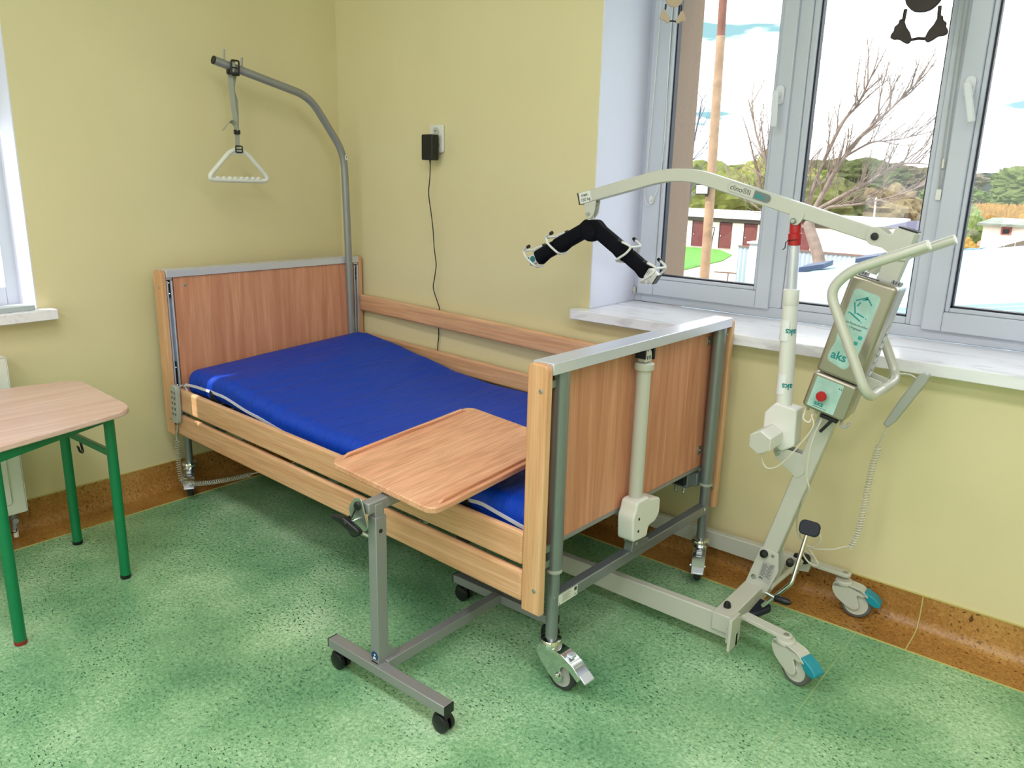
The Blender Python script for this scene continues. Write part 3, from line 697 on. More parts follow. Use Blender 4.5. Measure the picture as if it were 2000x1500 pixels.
def caster(parent, stem, heading, zc, style='steel', name='caster', off=(0, 0, 0), R=0.05, dz=0.0):
    """swivel castor below a stem at (x,y); heading = unit vector the brake points to (xy)."""
    sx, sy = stem; h = Vector((heading[0], heading[1], 0)).normalized(); w = Vector((-h.y, h.x, 0)); o = Vector((sx, sy, dz))
    up = Vector((0, 0, 1)); ax = o+h*0.046+up*R
    if style == 'steel':
        P = rpoly([(-0.030, 0.112), (-0.036, 0.090), (-0.016, 0.066), (0.020, 0.034), (0.046, 0.026), (0.062, 0.036), (0.060, 0.056), (0.052, 0.072), (0.066, 0.088), (0.092, 0.078), (0.116, 0.060), (0.124, 0.070), (0.098, 0.098), (0.056, 0.114), (0.02, 0.116)], 0.012, 3)
        m = MB()
        for k in (-1, 1): m.prism(P, o+w*k*0.021, h, up, w, 0.003)
        m.prism([(-0.034, 0.094), (-0.036, 0.100), (-0.028, 0.117), (0.02, 0.121), (0.058, 0.118), (0.10, 0.100), (0.126, 0.076), (0.122, 0.071), (0.098, 0.094), (0.056, 0.112), (0.02, 0.115), (-0.026, 0.111)], o, h, up, w, 0.045)
        m.cyl(ax-w*0.026, ax+w*0.026, 0.006, 10); m.lathe(ax-w*0.026, -w, [(0.009, 0), (0.009, 0.003), (0.005, 0.006)], 6)
        c = m.build(name, CHROME, parent, off, bevel=0.0012)
        m = MB(); m.lathe(o+up*0.112, up, [(0.016, 0), (0.030, 0.002), (0.033, 0.009), (0.033, 0.018), (0.029, 0.026), (0.019, 0.030)], 26); m.build('swivel_cup', CHROME, c, off)
        m = MB(); m.obox(o+h*0.076+up*0.117, h, w, up, 0.020, 0.020, 0.010); m.obox(o+h*0.132+up*0.074, h*0.8-up*0.6, w, up, 0.026, 0.042, 0.005); m.build('brake_pedal', ALU, c, off, bevel=0.002)
    else:
        P = rpoly([(-0.027, 0.112), (-0.033, 0.088), (-0.018, 0.062), (0.010, 0.042), (0.030, 0.033), (0.046, 0.030), (0.058, 0.040), (0.056, 0.056), (0.044, 0.086), (0.066, 0.082), (0.076, 0.092), (0.060, 0.108), (0.02, 0.114)], 0.010, 3)
        m = MB()
        for k in (-1, 1): m.prism(P, o+w*k*0.019, h, up, w, 0.006)
        m.prism(rpoly([(-0.032, 0.095), (-0.028, 0.112), (0.02, 0.114), (0.056, 0.108), (0.082, 0.090), (0.080, 0.084), (0.05, 0.096), (0.02, 0.104)], 0.006, 2), o, h, up, w, 0.044)
        m.lathe(o+up*0.106, up, [(0.028, 0), (0.028, 0.010), (0.024, 0.014)], 24)
        c = m.build(name, CREAM, parent, off, bevel=0.003)
        m = MB(); m.prism(rpoly([(0.066, 0.098), (0.072, 0.104), (0.105, 0.088), (0.122, 0.070), (0.116, 0.058), (0.098, 0.058), (0.078, 0.070)], 0.008, 3), o, h, up, w, 0.042); m.build('brake_pedal', TEAL, c, off, bevel=0.004, segs=3)
    m = MB(); m.lathe(ax-w*0.0125, w, [(R-0.012, 0), (R-0.004, 0.001), (R, 0.006), (R, 0.019), (R-0.004, 0.024), (R-0.012, 0.025)], 36, closed=True); wh = m.build('wheel', RUBBER if style == 'steel' else TYRE, c, off)
    m = MB(); m.lathe(ax-w*0.011, w, [(0.008, -0.004), (0.012, 0.0), (R-0.019, 0.001), (R-0.012, -0.001), (R-0.0115, 0.023), (R-0.019, 0.021), (0.012, 0.022), (0.008, 0.026)], 32); m.build('hub', GREYP if style == 'steel' else CREAM, c, off)
    return c
caster(foot, (2.040, 0.090), (1.0, -0.05), 0)
caster(foot, (2.040, 0.962), (0.42, -0.9), 0)
caster(head, (0.028, 0.072), (0.86, -0.5), 0)
caster(head, (0.028, 0.958), (0.9, -0.4), 0)

# ------------------------------------------------------------------ mattress
matt = thing('mattress', 'royal blue covered mattress lying on the hospital bed', 'mattress', (BX, BY, 0), BPH)
def interp(T, x):
    if x <= T[0][0]: return T[0][1]
    for (a, p), (b_, q) in zip(T, T[1:]):
        if x <= b_:
            t = (x-a)/(b_-a); t = t*t*(3-2*t)*0.5+t*0.5; return p+(q-p)*t
    return T[-1][1]
NEAR = [(0.05, 0.562), (0.2, 0.572), (0.4, 0.578), (0.6, 0.556), (0.83, 0.534), (1.05, 0.524), (1.4, 0.526), (2.0, 0.522)]
FAR = [(0.05, 0.612), (0.2, 0.630), (0.38, 0.612), (0.6, 0.580), (0.83, 0.545), (1.05, 0.530), (1.4, 0.534), (2.0, 0.530)]
def mtop(a, t): n_, f_ = interp(NEAR, a), interp(FAR, a); return n_+(f_-n_)*t
A0, A1, B0_, B1_ = 0.090, 1.985, 0.052, 0.958
def mattress():
    NA, NB = 220, 90; bm = bmesh.new(); TH = 0.111
    # cross-section: superellipse-like ring around b; built as grid (a, ring)
    ring = []
    rr = 0.042; K = 7
    for k in range(NB+1): ring.append(('t', rr+(B1_-B0_-2*rr)*k/NB))
    sec = []
    W_ = B1_-B0_
    # ring points as (y, dz from top) going around
    for k in range(NB+1): sec.append((rr+(W_-2*rr)*k/NB, 0.0))
    for k in range(1, K+1): a = PI/2*k/K; sec.append((W_-rr+rr*math.sin(a), -(rr-rr*math.cos(a))))
    for k in range(1, 6): sec.append((W_, -rr-(TH-2*rr)*k/6))
    for k in range(0, K+1): a = PI/2*k/K; sec.append((W_-rr+rr*math.cos(a), -TH+rr-rr*math.sin(a)))
    for k in range(1, 24): sec.append((W_-rr-(W_-2*rr)*k/24, -TH))
    for k in range(0, K+1): a = PI/2*k/K; sec.append((rr-rr*math.sin(a), -TH+rr-rr*math.cos(a)))
    for k in range(1, 6): sec.append((0, -TH+rr+(TH-2*rr)*k/6))
    for k in range(0, K): a = PI/2*k/K; sec.append((rr-rr*math.cos(a), -rr+rr*math.sin(a)))
    n = len(sec); rows = []
    for i in range(NA+1):
        s = i/NA; a = A0+(A1-A0)*s; e = min(a-A0, A1-a); sh = 0.0
        if e < 0.035: sh = 0.035-math.sqrt(max(0, 0.035**2-(0.035-e)**2))
        row = []
        for (y, dz) in sec:
            t = y/W_; zt = mtop(a, t)
            ed = min(y, W_-y)
            zz = zt+dz-sh*(1 if dz > -TH/2 else -1)
            # corner rounding in plan
            yy = y
            if e < 0.05:
                cr0 = 0.05-math.sqrt(max(0, 0.05**2-(0.05-e)**2)); yy = W_/2+(y-W_/2)*(1-2*cr0*0.8/W_)
            # soft wrinkles
            if dz > -0.09:
                wv = mnoise.noise(Vector((a*11+y*5.5, y*1.1-a*1.2, 1.7)))*0.0042 * (0.35+min(1, max(0, a-0.5)))
                wv -= abs(mnoise.noise(Vector((a*20+y*16, y*1.6-a*2.2, 5.2))))*0.0042 * (0.5 if a > 1.2 else 0.2)
                zz += wv
            if dz < -0.01 and y < W_/2:   # pulled folds on the near side
                fold = max(0, mnoise.noise(Vector((a*3, 2, 3)))+0.15)
                yy -= math.sin(a*190+3*mnoise.noise(Vector((a*8, 0, 9))))*0.0022*fold*min(1, -dz/0.04)
            row.append(bm.verts.new((a, B0_+yy, zz)))
        rows.append(row)
    for i in range(NA):
        for k in range(n): bm.faces.new((rows[i][k], rows[i][(k+1) % n], rows[i+1][(k+1) % n], rows[i+1][k]))
    bm.faces.new(rows[0][::-1]); bm.faces.new(rows[-1])
    bmesh.ops.recalc_face_normals(bm, faces=bm.faces)
    me = bpy.data.meshes.new('cover'); bm.to_mesh(me); bm.free(); me.materials.append(BLUE)
    for p in me.polygons: p.use_smooth = True
    me.set_sharp_from_angle(angle=math.radians(60))
    o = bpy.data.objects.new('cover', me); C.objects.link(o); o.parent = matt; return o
cover = mattress()
ZIPM = mat('white_zip', (222, 222, 230), 0.6)
pts = []
for k in range(90):
    a = A0+0.008+(A1-A0-0.016)*k/89; pts.append((a, B0_-0.0015, mtop(a, 0)-0.060-0.012*max(0, min(1, (a-0.3)/0.5))+0.034*max(0, 1-abs(a-1.80)/0.25)+0.002*math.sin(a*9)))
MB().ribbon(pts, 0.011, (0, 0, 1), 0.003).build('zip', ZIPM, matt, smooth=60)
pts = [(A0+0.004, B0_+0.02, mtop(A0, 0)-0.046), (A0-0.0005, B0_+0.25, mtop(A0, .25)-0.052), (A0-0.0005, B1_-0.03, mtop(A0, 1)-0.05)]
MB().ribbon(pts, 0.012, (0, 0, 1), 0.004).build('zip', ZIPM, matt, smooth=60)
# dark elastic corner strap under the cover at the head
m = MB(); m.ribbon(catmull([(0.30, B0_-0.004, 0.515), (0.34, B0_-0.012, 0.498), (0.40, B0_-0.012, 0.470), (0.43, B0_-0.006, 0.455)], 5), 0.02, (0.6, 0.0, 0.8), 0.003)
m.build('strap', DARK, matt)
m = MB(); m.ribbon(catmull([(1.70, B0_-0.004, 0.515), (1.73, B0_-0.010, 0.495), (1.755, B0_-0.012, 0.470), (1.765, B0_-0.006, 0.45)], 5), 0.016, (0.6, 0.0, 0.8), 0.003); m.build('strap', DARK, matt)
m = MB(); m.tube(catmull([(0.10, B0_-0.006, 0.505), (0.115, B0_-0.014, 0.500), (0.135, B0_-0.012, 0.485), (0.128, B0_-0.006, 0.47)], 5), 0.0035, 8); m.build('zip_pull', ZIPM, matt)

# ------------------------------------------------------------------ lifting pole and its grab handle
PA = 0.0765
pole = thing('lifting_pole', 'tall bent grey steel lifting pole rising from the bed head corner', 'pole', bw(PA, 0.938, 0.40))
path = [bw(PA, bb, z) for bb, z in ((0.9405, 0.40), (0.9395, 0.70), (0.926, 1.25), (0.920, 1.471), (0.741, 1.706), (0.290, 1.808))]
pts = smooth_path(path[:1]+path[2:], 0.075, 8)
p_ = MB().tube(pts, 0.0168, 20, caps=True).build('pole', SILVD, pole, pole.location, smooth=50)
d_ = (path[-1]-path[-2]).normalized()
MB().cyl(path[-1], path[-1]+d_*0.004, 0.0165, 20).build('end_cap', BLACKP, pole, pole.location)
for s_, h_ in ((0.045, 0.040), (0.125, 0.035)):
    q = path[-1]-d_*s_; m = MB(); m.cyl(q, q+Vector((0, 0.004, 0.0165+h_)), 0.0042, 10); m.build('stop_pin', SILVD, pole, pole.location, bevel=0.001)
q = bw(PA+0.0172, 0.921, 1.45); m = MB(); m.obox(q, (0, 0, 1), (0, 1, 0), (1, 0, 0), 0.022, 0.013, 0.0015); st_ = m.build('sticker', LABEL, pole, pole.location)
m = MB(); m.prism([(0, 0), (0.007, 0), (0.0035, 0.006)], q+Vector((0.001, -0.0035, 0.001)), (0, 1, 0), (0, 0, 1), (1, 0, 0), 0.0008); m.build('print', INK, st_, pole.location)
hb_ = 0.370
gh = thing('grab_handle', 'white triangular grab handle hanging on grey webbing from the lifting pole', 'handle', bw(PA, hb_, 1.34))
GO = gh.location
def H(bb, z, da=0): return bw(PA+da, hb_+bb*1.015, z+0.004)
tri = smooth_path([H(-0.004, 1.462), H(-0.035, 1.452), H(-0.148, 1.338), H(0.150, 1.334), H(0.040, 1.450), H(0.004, 1.462)], 0.045, 6)
m = MB(); m.tube(tri, 0.0095, 14, closed=True); hd = m.build('handle', WHITEP, gh, GO, smooth=60)
m = MB(); m.prism(rpoly([(-0.036, 0.0), (0.044, 0.0), (0.02, 0.018), (-0.016, 0.018)], 0.004, 3), H(0, 1.4415), (H(1, 0)-H(0, 0)), (0, 0, 1), (H(0, 0, 1)-H(0, 0)), 0.007); m.build('web', WHITEP, hd, GO, bevel=0.001)
m = MB()
for k in range(8): m.ball(H(-0.095+0.0265*k, 1.3445), 0.0135, (0.72, 1.0, 0.62), 12)
m.build('finger_grip', WHITEP, hd, GO)
wv = Vector((H(1, 0)-H(0, 0)))
wv2 = (wv+Vector((0.25, 0, 0))).normalized()
m = MB(); sw = 0.0205
m.ribbon(catmull([H(0.0, 1.470), H(0.002, 1.50), H(0.002, 1.53)], 5), sw, wv, 0.003)
m.ribbon(catmull([H(0.002, 1.53, .002), H(-0.004, 1.58, .004), H(-0.010, 1.65, .005), H(-0.012, 1.70, .004), H(-0.014, 1.76, .003)], 6), sw, wv2, 0.0015)
m.ribbon(catmull([H(0.004, 1.53, -.004), H(0.010, 1.60, -.006), H(0.010, 1.66, -.006), H(-0.002, 1.70, -.004), H(0.006, 1.74, -.002), H(0.010, 1.765)], 6), sw*0.8, wv2, 0.0015)
m.ribbon(catmull([H(0.0, 1.535, .006), H(-0.012, 1.562, .012), H(-0.034, 1.572, .016), H(-0.052, 1.553, .014), H(-0.063, 1.538, .012)], 6), sw, (0.8, 0.2, 0.5), 0.0018)
m.ribbon(catmull([H(-0.008, 1.74), H(-0.012, 1.765, .018), H(-0.006, 1.80, .019), H(0.004, 1.812, 0), H(0.010, 1.80, -.018), H(0.006, 1.765, -.018), H(0.004, 1.74)], 6), sw*0.85, wv, 0.0015)
m.build('webbing', STRAP, gh, GO, smooth=60)
m = MB(); m.obox(H(0.001, 1.532, 0.003), wv, (0, 0, 1), wv.cross(Vector((0, 0, 1))), 0.027, 0.018, 0.010); m.build('keeper', BLACKP, gh, GO, bevel=0.002)
def buckle(c, w, h, rod, name, tilt=0.0):
    c = Vector(c); u = wv.normalized(); v = Vector((0, 0, 1)); P = [c+u*x*w/2+v*y*h/2+u*0.0+u*tilt*y*0.01 for x, y in ((-1, -1), (1, -1), (1, 1), (-1, 1))]
    m = MB(); m.tube(smooth_path([P[0]*0.5+P[1]*0.5, P[1], P[2], P[3], P[0], P[0]*0.5+P[1]*0.5], 0.005, 3)[:-1], rod, 8, closed=True); m.cyl(c-u*w/2, c+u*w/2, rod*0.8, 8); return m.build(name, BLACKP, gh, GO)
buckle(H(0.0, 1.463, 0.013), 0.030, 0.026, 0.0028, 'buckle')
buckle(H(0.0, 1.782, 0.0215), 0.034, 0.056, 0.0034, 'hanger_frame', 0.1)
m = MB(); m.obox(H(-0.022, 1.765, 0.012), wv, (0, 0, 1), (1, 0, 0), 0.022, 0.018, 0.010); m.obox(H(0.0, 1.758, 0.020), wv, (0, 0, 1), (1, 0, 0), 0.030, 0.012, 0.008); m.build('clip', BLACKP, gh, GO, bevel=0.002)

# ------------------------------------------------------------------ bed hand control on the rail
rc = thing('bed_hand_control', 'grey ten-button hand control hooked on the bed rail at the head', 'remote control', bw(0.135, -0.012, 0.43))
RO = rc.location
ex = Vector((cph, sph, 0)); ey = Vector((-sph, cph, 0)); ez = Vector((0.05, 0, 1)).normalized()
nx = (ex*0.9-ey*0.0).normalized(); fn = -ey   # face normal towards the room
c0 = bw(0.128, -0.0125, 0.438)
P = rpoly([(-0.0215, -0.080), (-0.0255, -0.055), (-0.0255, 0.068), (-0.018, 0.084), (0.018, 0.084), (0.0255, 0.068), (0.0255, -0.055), (0.0215, -0.080)], 0.012, 4)
body = MB().prism(P, c0, nx, ez, fn, 0.020).build('body', GREYP, rc, RO, bevel=0.004, segs=3)
m = MB()
for j in range(5):
    for i in (-1, 1): m.lathe(c0+nx*i*0.0105+ez*(0.055-j*0.0235)+fn*0.0102, fn, [(0.0048, 0), (0.0048, 0.0012), (0.003, 0.0018)], 12)
for k_, o_ in enumerate(m.v): pass
m.build('button', mat('dark_grey_button', (60, 62, 60), 0.5), body, RO)
m = MB()
for j in range(5):
    for i in (-1, 1): m.obox(c0+nx*i*0.0105+ez*(0.055-j*0.0235)+fn*0.0122, nx, ez, fn, 0.005, 0.0016, 0.0006); m.obox(c0+nx*i*0.0105+ez*(0.0655-j*0.0235)+fn*0.0103, nx, ez, fn, 0.006, 0.001, 0.0004)
m.build('print', LGREY, body, RO)
m = MB(); m.tube(catmull([c0+ez*0.07-fn*0.010, c0+ez*0.078-fn*0.03, c0+ez*0.065-fn*0.042], 5), 0.004, 8); m.build('hook', GREYP, rc, RO)
CBL = mat('grey_cable', (176, 174, 162), 0.5)
p0 = c0-ez*0.082
m = MB(); m.tube(catmull([p0+ez*0.008, p0-ez*0.02, bw(0.105, -0.012, 0.30), bw(0.106, -0.012, 0.275)], 6), 0.0028, 8)
m.tube(coil(catmull([bw(0.106, -0.012, 0.275), bw(0.107, -0.014, 0.20), bw(0.109, -0.014, 0.14), bw(0.112, -0.010, 0.10), bw(0.130, 0.00, 0.082)], 6), 0.0085, 21, 0.002, per=12), 0.0019, 6)
m.tube(coil(catmull([bw(0.145, 0.01, 0.085), bw(0.22, 0.05, 0.100), bw(0.33, 0.10, 0.135), bw(0.42, 0.14, 0.168)], 6), 0.0085, 27, 0.002, per=12), 0.0019, 6)
m.tube(catmull([bw(0.42, 0.14, 0.170), bw(0.50, 0.18, 0.20), bw(0.60, 0.24, 0.25), bw(0.66, 0.30, 0.36)], 6), 0.0028, 8)
m.build('coiled_cable', CBL, rc, RO)

# ------------------------------------------------------------------ over-bed table
ob = thing('overbed_table', 'wheeled over-bed table with beech tray standing in front of the bed', 'table', (1.80, -1.34, 0))
OO = ob.location
tx, ty, tz, tw, tl = 1.753, -1.021, 0.609, 0.404, 0.592
Mt = Matrix.Translation((tx, ty, tz)) @ Matrix.Rotation(0.015, 4, 'Z') @ Matrix.Rotation(0.052, 4, 'X') @ Matrix.Rotation(0.082, 4, 'Y')
TRL = Matrix.Translation((-OO.x, -OO.y, -OO.z))
m = MB(); m.prism(rrect(tw, tl, 0.035, 7), (0, 0, -0.0185), (1, 0, 0), (0, 1, 0), (0, 0, 1), 0.0185, c=False)
tray = m.build('tray', WOODY, ob, xf=TRL @ Mt, bevel=0.003)
for s_ in (-1, 1):
    m = MB(); L2 = tl/2-0.035; P = [(-L2, 0), (-L2+0.022, 0.010), (L2-0.022, 0.010), (L2, 0)]
    m.prism(P, (s_*(tw/2-0.017), 0, 0.0), (0, 1, 0), (0, 0, 1), (1, 0, 0), 0.010); m.build('ridge', WOODY, tray, xf=TRL @ Mt, bevel=0.002)
# tilt tube, quadrant bracket, column and base
m = MB(); m.bar((1.772, -1.375, 0.548), (1.772, -0.85, 0.568), 0.032, 0.032); arm_ = m.build('arm', SILVD, ob, OO, bevel=0.004)
m = MB(); m.prism(rpoly([(-0.012, 0.022), (0.012, 0.024), (0.036, -0.050), (0.022, -0.066), (-0.008, -0.060), (-0.034, -0.040), (-0.040, -0.012)], 0.008, 3), (1.757, -1.382, 0.552), (1, 0, 0), (0, 0, 1), (0, 1, 0), 0.004)
qb = m.build('tilt_bracket', GALV, ob, OO, bevel=0.001)
m = MB(); m.lathe((1.757, -1.384, 0.554), (0, -1, 0), [(0.011, 0), (0.012, 0.004), (0.010, 0.007)], 18); m.build('cap', BLACKP, qb, OO)
m = MB(); m.prism([(-0.002, -0.018), (0.002, -0.018), (0.002, 0.018), (-0.002, 0.018)], (1.738, -1.3846, 0.527), (0.85, 0, -0.5), (0.5, 0, 0.85), (0, 1, 0), 0.0006); m.build('slot', DARK, qb, OO)
def wing_knob(c, name='wing_knob', ang=0.35):
    c = Vector(c); u = Vector((math.cos(ang), 0.15, -math.sin(ang))).normalized(); w = Vector((0, -1, 0)); v = u.cross(w)
    m = MB(); m.prism(rpoly([(-0.050, 0.010), (-0.042, 0.017), (-0.014, 0.012), (0.012, 0.012), (0.044, 0.006), (0.052, -0.008), (0.040, -0.014), (0.012, -0.013), (-0.012, -0.013), (-0.034, 0.000)], 0.005, 2), c, u, v, w, 0.016)
    m.cyl(c-w*0.012, c+w*0.01, 0.010, 12); return m.build(name, BLACKP, ob, OO, bevel=0.003)
wing_knob((1.742, -1.412, 0.510), ang=0.45)
m = MB(); m.cyl((1.748, -1.375, 0.512), (1.744, -1.408, 0.510), 0.0045, 10); m.cyl((1.722, -1.345, 0.452), (1.765, -1.345, 0.452), 0.005, 10); m.build('spindle', CHROME, ob, OO)
m = MB(); c_ = Vector((1.700, -1.350, 0.456)); m.prism(rpoly([(-0.040, 0.022), (-0.034, 0.030), (0.014, 0.014), (0.020, -0.010), (0.006, -0.018), (-0.014, -0.006)], 0.005, 3), c_, (1, 0, 0), (0, 0, 1), (0, 1, 0), 0.03); m.build('wing_knob', BLACKP, ob, OO, bevel=0.004)
m = MB(); m.box(1.7625, 1.7945, -1.3585, -1.3215, 0.052, 0.520); m.box(1.766, 1.791, -1.355, -1.325, 0.50, 0.556)
colm = m.build('column', SILVD, ob, OO, bevel=0.002)
m = MB(); m.lathe((1.7946, -1.342, 0.480), (1, 0, 0), [(0.006, 0), (0.006, 0.0008)], 12); m.build('hole', DARK, colm, OO)
m = MB(); m.lathe((1.7785, -1.3587, 0.108), (0, -1, 0), [(0.0135, 0), (0.0135, 0.0007)], 20); m.build('blue_sticker', mat('blue_label', (20, 60, 120), 0.4), colm, OO)
m = MB(); m.ball((1.780, -1.3596, 0.112), 0.0035, (1, 0.1, 1), 8); m.prism([(-0.006, -0.007), (0.007, -0.006), (0.004, 0.0), (-0.003, 0.001)], (1.778, -1.3597, 0.105), (1, 0, 0), (0, 0, 1), (0, 1, 0), 0.0004); m.build('print', LABEL, colm, OO)
m = MB(); m.box(1.7655, 1.7915, -1.3593, -1.3586, 0.062, 0.090); s2 = m.build('warning_sticker', DARK, colm, OO)
m = MB(); m.prism([(-0.005, 0), (0.005, 0), (0, 0.008)], (1.7785, -1.3596, 0.079), (1, 0, 0), (0, 0, 1), (0, 1, 0), 0.0004); m.build('yellow_triangle', mat('warning_yellow', (220, 190, 40), 0.4), s2, OO)
m = MB(); m.box(1.768, 1.777, -1.3597, -1.3594, 0.065, 0.076); m.box(1.780, 1.789, -1.3597, -1.3594, 0.065, 0.076); m.build('print', LABEL, s2, OO)
for (yy, x0, x1) in ((-1.352, 1.588, 2.052), (-0.838, 1.596, 2.012)):
    m = MB(); m.box(x0, x1, yy-0.017, yy+0.017, 0.058, 0.086); ft = m.build('foot_bar', SILVD, ob, OO, bevel=0.002)
    m = MB(); m.box(x0-0.003, x0, yy-0.017, yy+0.017, 0.058, 0.086); m.box(x1, x1+0.003, yy-0.017, yy+0.017, 0.058, 0.086); m.build('end_cap', BLACKP, ft, OO, bevel=0.001)
    for xx in (x0+0.022, x1-0.03):
        c = Vector((xx+0.012, yy, 0.026)); m = MB()
        for s_ in (-1, 1): m.lathe(c+Vector((0, s_*0.013, 0)), (0, s_, 0), [(0.010, -0.008), (0.025, -0.008), (0.026, -0.004), (0.025, 0.004), (0.014, 0.007)], 20)
        m.prism(rpoly([(-0.030, 0.000), (-0.022, 0.024), (0.004, 0.031), (0.016, 0.029), (0.022, 0.018), (-0.006, 0.010)], 0.006, 3), c, (1, 0, 0), (0, 0, 1), (0, 1, 0), 0.024); m.cyl((xx, yy, 0.045), (xx, yy, 0.060), 0.006, 10)
        m.build('twin_wheel_caster', BLACKP, ob, OO, bevel=0.001)
m = MB(); m.box(1.7765, 1.8065, -1.335, -0.855, 0.060, 0.092); m.build('floor_bar', SILVD, ob, OO, bevel=0.002)
m = MB(); m.prism(rpoly([(0.0, 0.0), (0.036, 0.0), (0.036, 0.014), (0.018, 0.018), (0.012, 0.034), (0, 0.034)], 0.004, 3), (1.792, -1.322, 0.092), (0, 1, 0), (0, 0, 1), (1, 0, 0), 0.004); m.build('gusset', SILVD, ob, OO, bevel=0.001)

# ------------------------------------------------------------------ patient hoist
ho = thing('patient_hoist', 'cream mobile patient hoist with leaning mast and grey boom beside the bed foot', 'hoist', (2.50, -0.29, 0))
HO = ho.location
YC = -0.29; X_, Y_, Z_ = Vector((1, 0, 0)), Vector((0, 1, 0)), Vector((0, 0, 1))
def mx_(z): return 2.455+0.26*(z-0.262)
def mp_(z, y=YC): return Vector((mx_(z), y, z))
m = MB(); m.bar(mp_(0.10), mp_(1.275), 0.040, 0.052, up=(-0.966, 0, 0.25)); mast = m.build('mast', CREAM, ho, HO, bevel=0.004)
mt = Vector((0.2517, 0, 0.9678)); mn = Vector((0.9678, 0, -0.2517))
m = MB(); m.obox(mp_(1.2768), mt, mn, Y_, 0.004, 0.050, 0.039); m.build('mast_cap', BLACKP, mast, HO, bevel=0.001)
# boom
BP = smooth_path([(1.661, YC, 1.3165), (2.036, YC, 1.4178), (2.640, YC, 1.2545)], 0.11, 12)
def beam(pts, h, w, name, mtl, parent):
    up = []; dn = []
    for i, p in enumerate(pts):
        T = (pts[min(i+1, len(pts)-1)]-pts[max(i-1, 0)]).normalized(); N = Vector((-T.z, 0, T.x)); up.append(p+N*h/2); dn.append(p-N*h/2)
    n = len(pts); P = []
    for s_ in (-1, 1): P += [q+Y_*s_*w/2 for q in up]+[q+Y_*s_*w/2 for q in dn]
    F = []
    for i in range(n-1):
        F += [(i, i+1, n+i+1, n+i), (2*n+i, 3*n+i, 3*n+i+1, 2*n+i+1), (i, 2*n+i, 2*n+i+1, i+1), (n+i, n+i+1, 3*n+i+1, 3*n+i)]
    F += [(0, n, 3*n, 2*n), (n-1, 3*n-1, 4*n-1, 2*n-1)]
    return MB().add(P, F).build(name, mtl, parent, HO, bevel=0.003, smooth=30)
boom = beam(BP, 0.040, 0.034, 'boom', CREAM, ho)
bt = (BP[1]-BP[0]).normalized(); bn = Vector((-bt.z, 0, bt.x))
m = MB(); m.obox(BP[0]-bt*0.0015, bt, Y_, bn, 0.003, 0.034, 0.040); m.build('end_cap', BLACKP, boom, HO)
def decal(c, u, v, w, h, mtl, name, parent, r=0.002, yoff=0.0, t=0.0006):
    return MB().prism(rrect(w, h, r, 4), c, u, v, -Y_, t, c=False).build(name, mtl, parent, HO)
fy = YC-0.0172
c_ = BP[0]+bt*0.028; c_.y = fy
lb = decal(c_, bt, bn, 0.046, 0.036, LABEL, 'load_label', boom, 0.001)
c_.y = fy-0.0008
text('max.', 0.0155, c_+bn*0.0035, bt, bn, INK, 'lettering', lb, True, HO, align='CENTER'); text('150 kg', 0.0145, c_-bn*0.0125, bt, bn, INK, 'lettering', lb, True, HO, align='CENTER')
b2 = (BP[-1]-BP[-3]).normalized(); b2n = Vector((-b2.z, 0, b2.x))
c_ = Vector((2.271, fy, 1.3570)); bad = decal(c_, b2, b2n, 0.144, 0.030, LABELG, 'name_plate', boom, 0.0148)
m = MB(); P = [p for p in rrect(0.138, 0.0245, 0.012, 5) if p[0] > 0]; P = [(0.016, 0.01225)]+[p for p in P if p[1] > 0 or True]
R_ = [(0.016, -0.01225)]+[(0.057+0.012*math.sin(PI*k/10), -0.01225*math.cos(PI*k/10)) for k in range(11)]+[(0.016, 0.01225)]
m.prism(R_, c_-Y_*0.0006, b2, b2n, -Y_, 0.0005, c=False); m.build('print', mat('grey_print', (112, 120, 118), 0.45), bad, HO)
L_ = [(0.014, 0.01225)]+[(-0.057-0.012*math.sin(PI*k/10), 0.01225*math.cos(PI*k/10)) for k in range(11)]+[(0.014, -0.01225)]
m = MB(); m.prism(L_, c_-Y_*0.0006, b2, b2n, -Y_, 0.0004, c=False); m.build('print', LGREY, bad, HO)
text('clino\u00aeII', 0.0215, c_-b2*0.063-b2n*0.0068-Y_*0.0014, b2, b2n, INK, 'lettering', bad, False, HO)
text('aks', 0.023, c_+b2*0.020-b2n*0.0068-Y_*0.0014, b2, b2n, TEALINK, 'lettering', bad, True, HO)
# boom hinge bracket at the mast top
for s_ in (-1, 1):
    P = [(2.640+0.0245*math.cos(a), 1.2545+0.0245*math.sin(a)) for a in [math.radians(t_) for t_ in range(75, 285, 15)]]
    P += [(2.662, 1.226), (2.6815, 1.213), (2.6905, 1.196), (2.7255, 1.196), (2.7385, 1.2665), (2.6890, 1.279), (2.684, 1.264), (2.672, 1.262), (2.662, 1.271)]
    m = MB(); m.prism(P, (0, YC+s_*0.0235, 0), X_, Z_, Y_, 0.004); br_ = m.build('hinge_plate', CREAM, mast, HO, bevel=0.001)
    m = MB(); m.lathe((2.640, YC+s_*0.0255, 1.2545), (0, s_, 0), [(0.010, 0), (0.0105, 0.003), (0.009, 0.0065), (0.004, 0.007)], 20); m.build('pivot_cap', BLACKP, br_, HO)
m = MB(); m.cyl((2.640, YC-0.021, 1.2545), (2.640, YC+0.021, 1.2545), 0.008, 12); m.box(2.668, 2.690, YC-0.0235, YC+0.0235, 1.250, 1.262); m.build('hinge_pin', GALV, mast, HO)
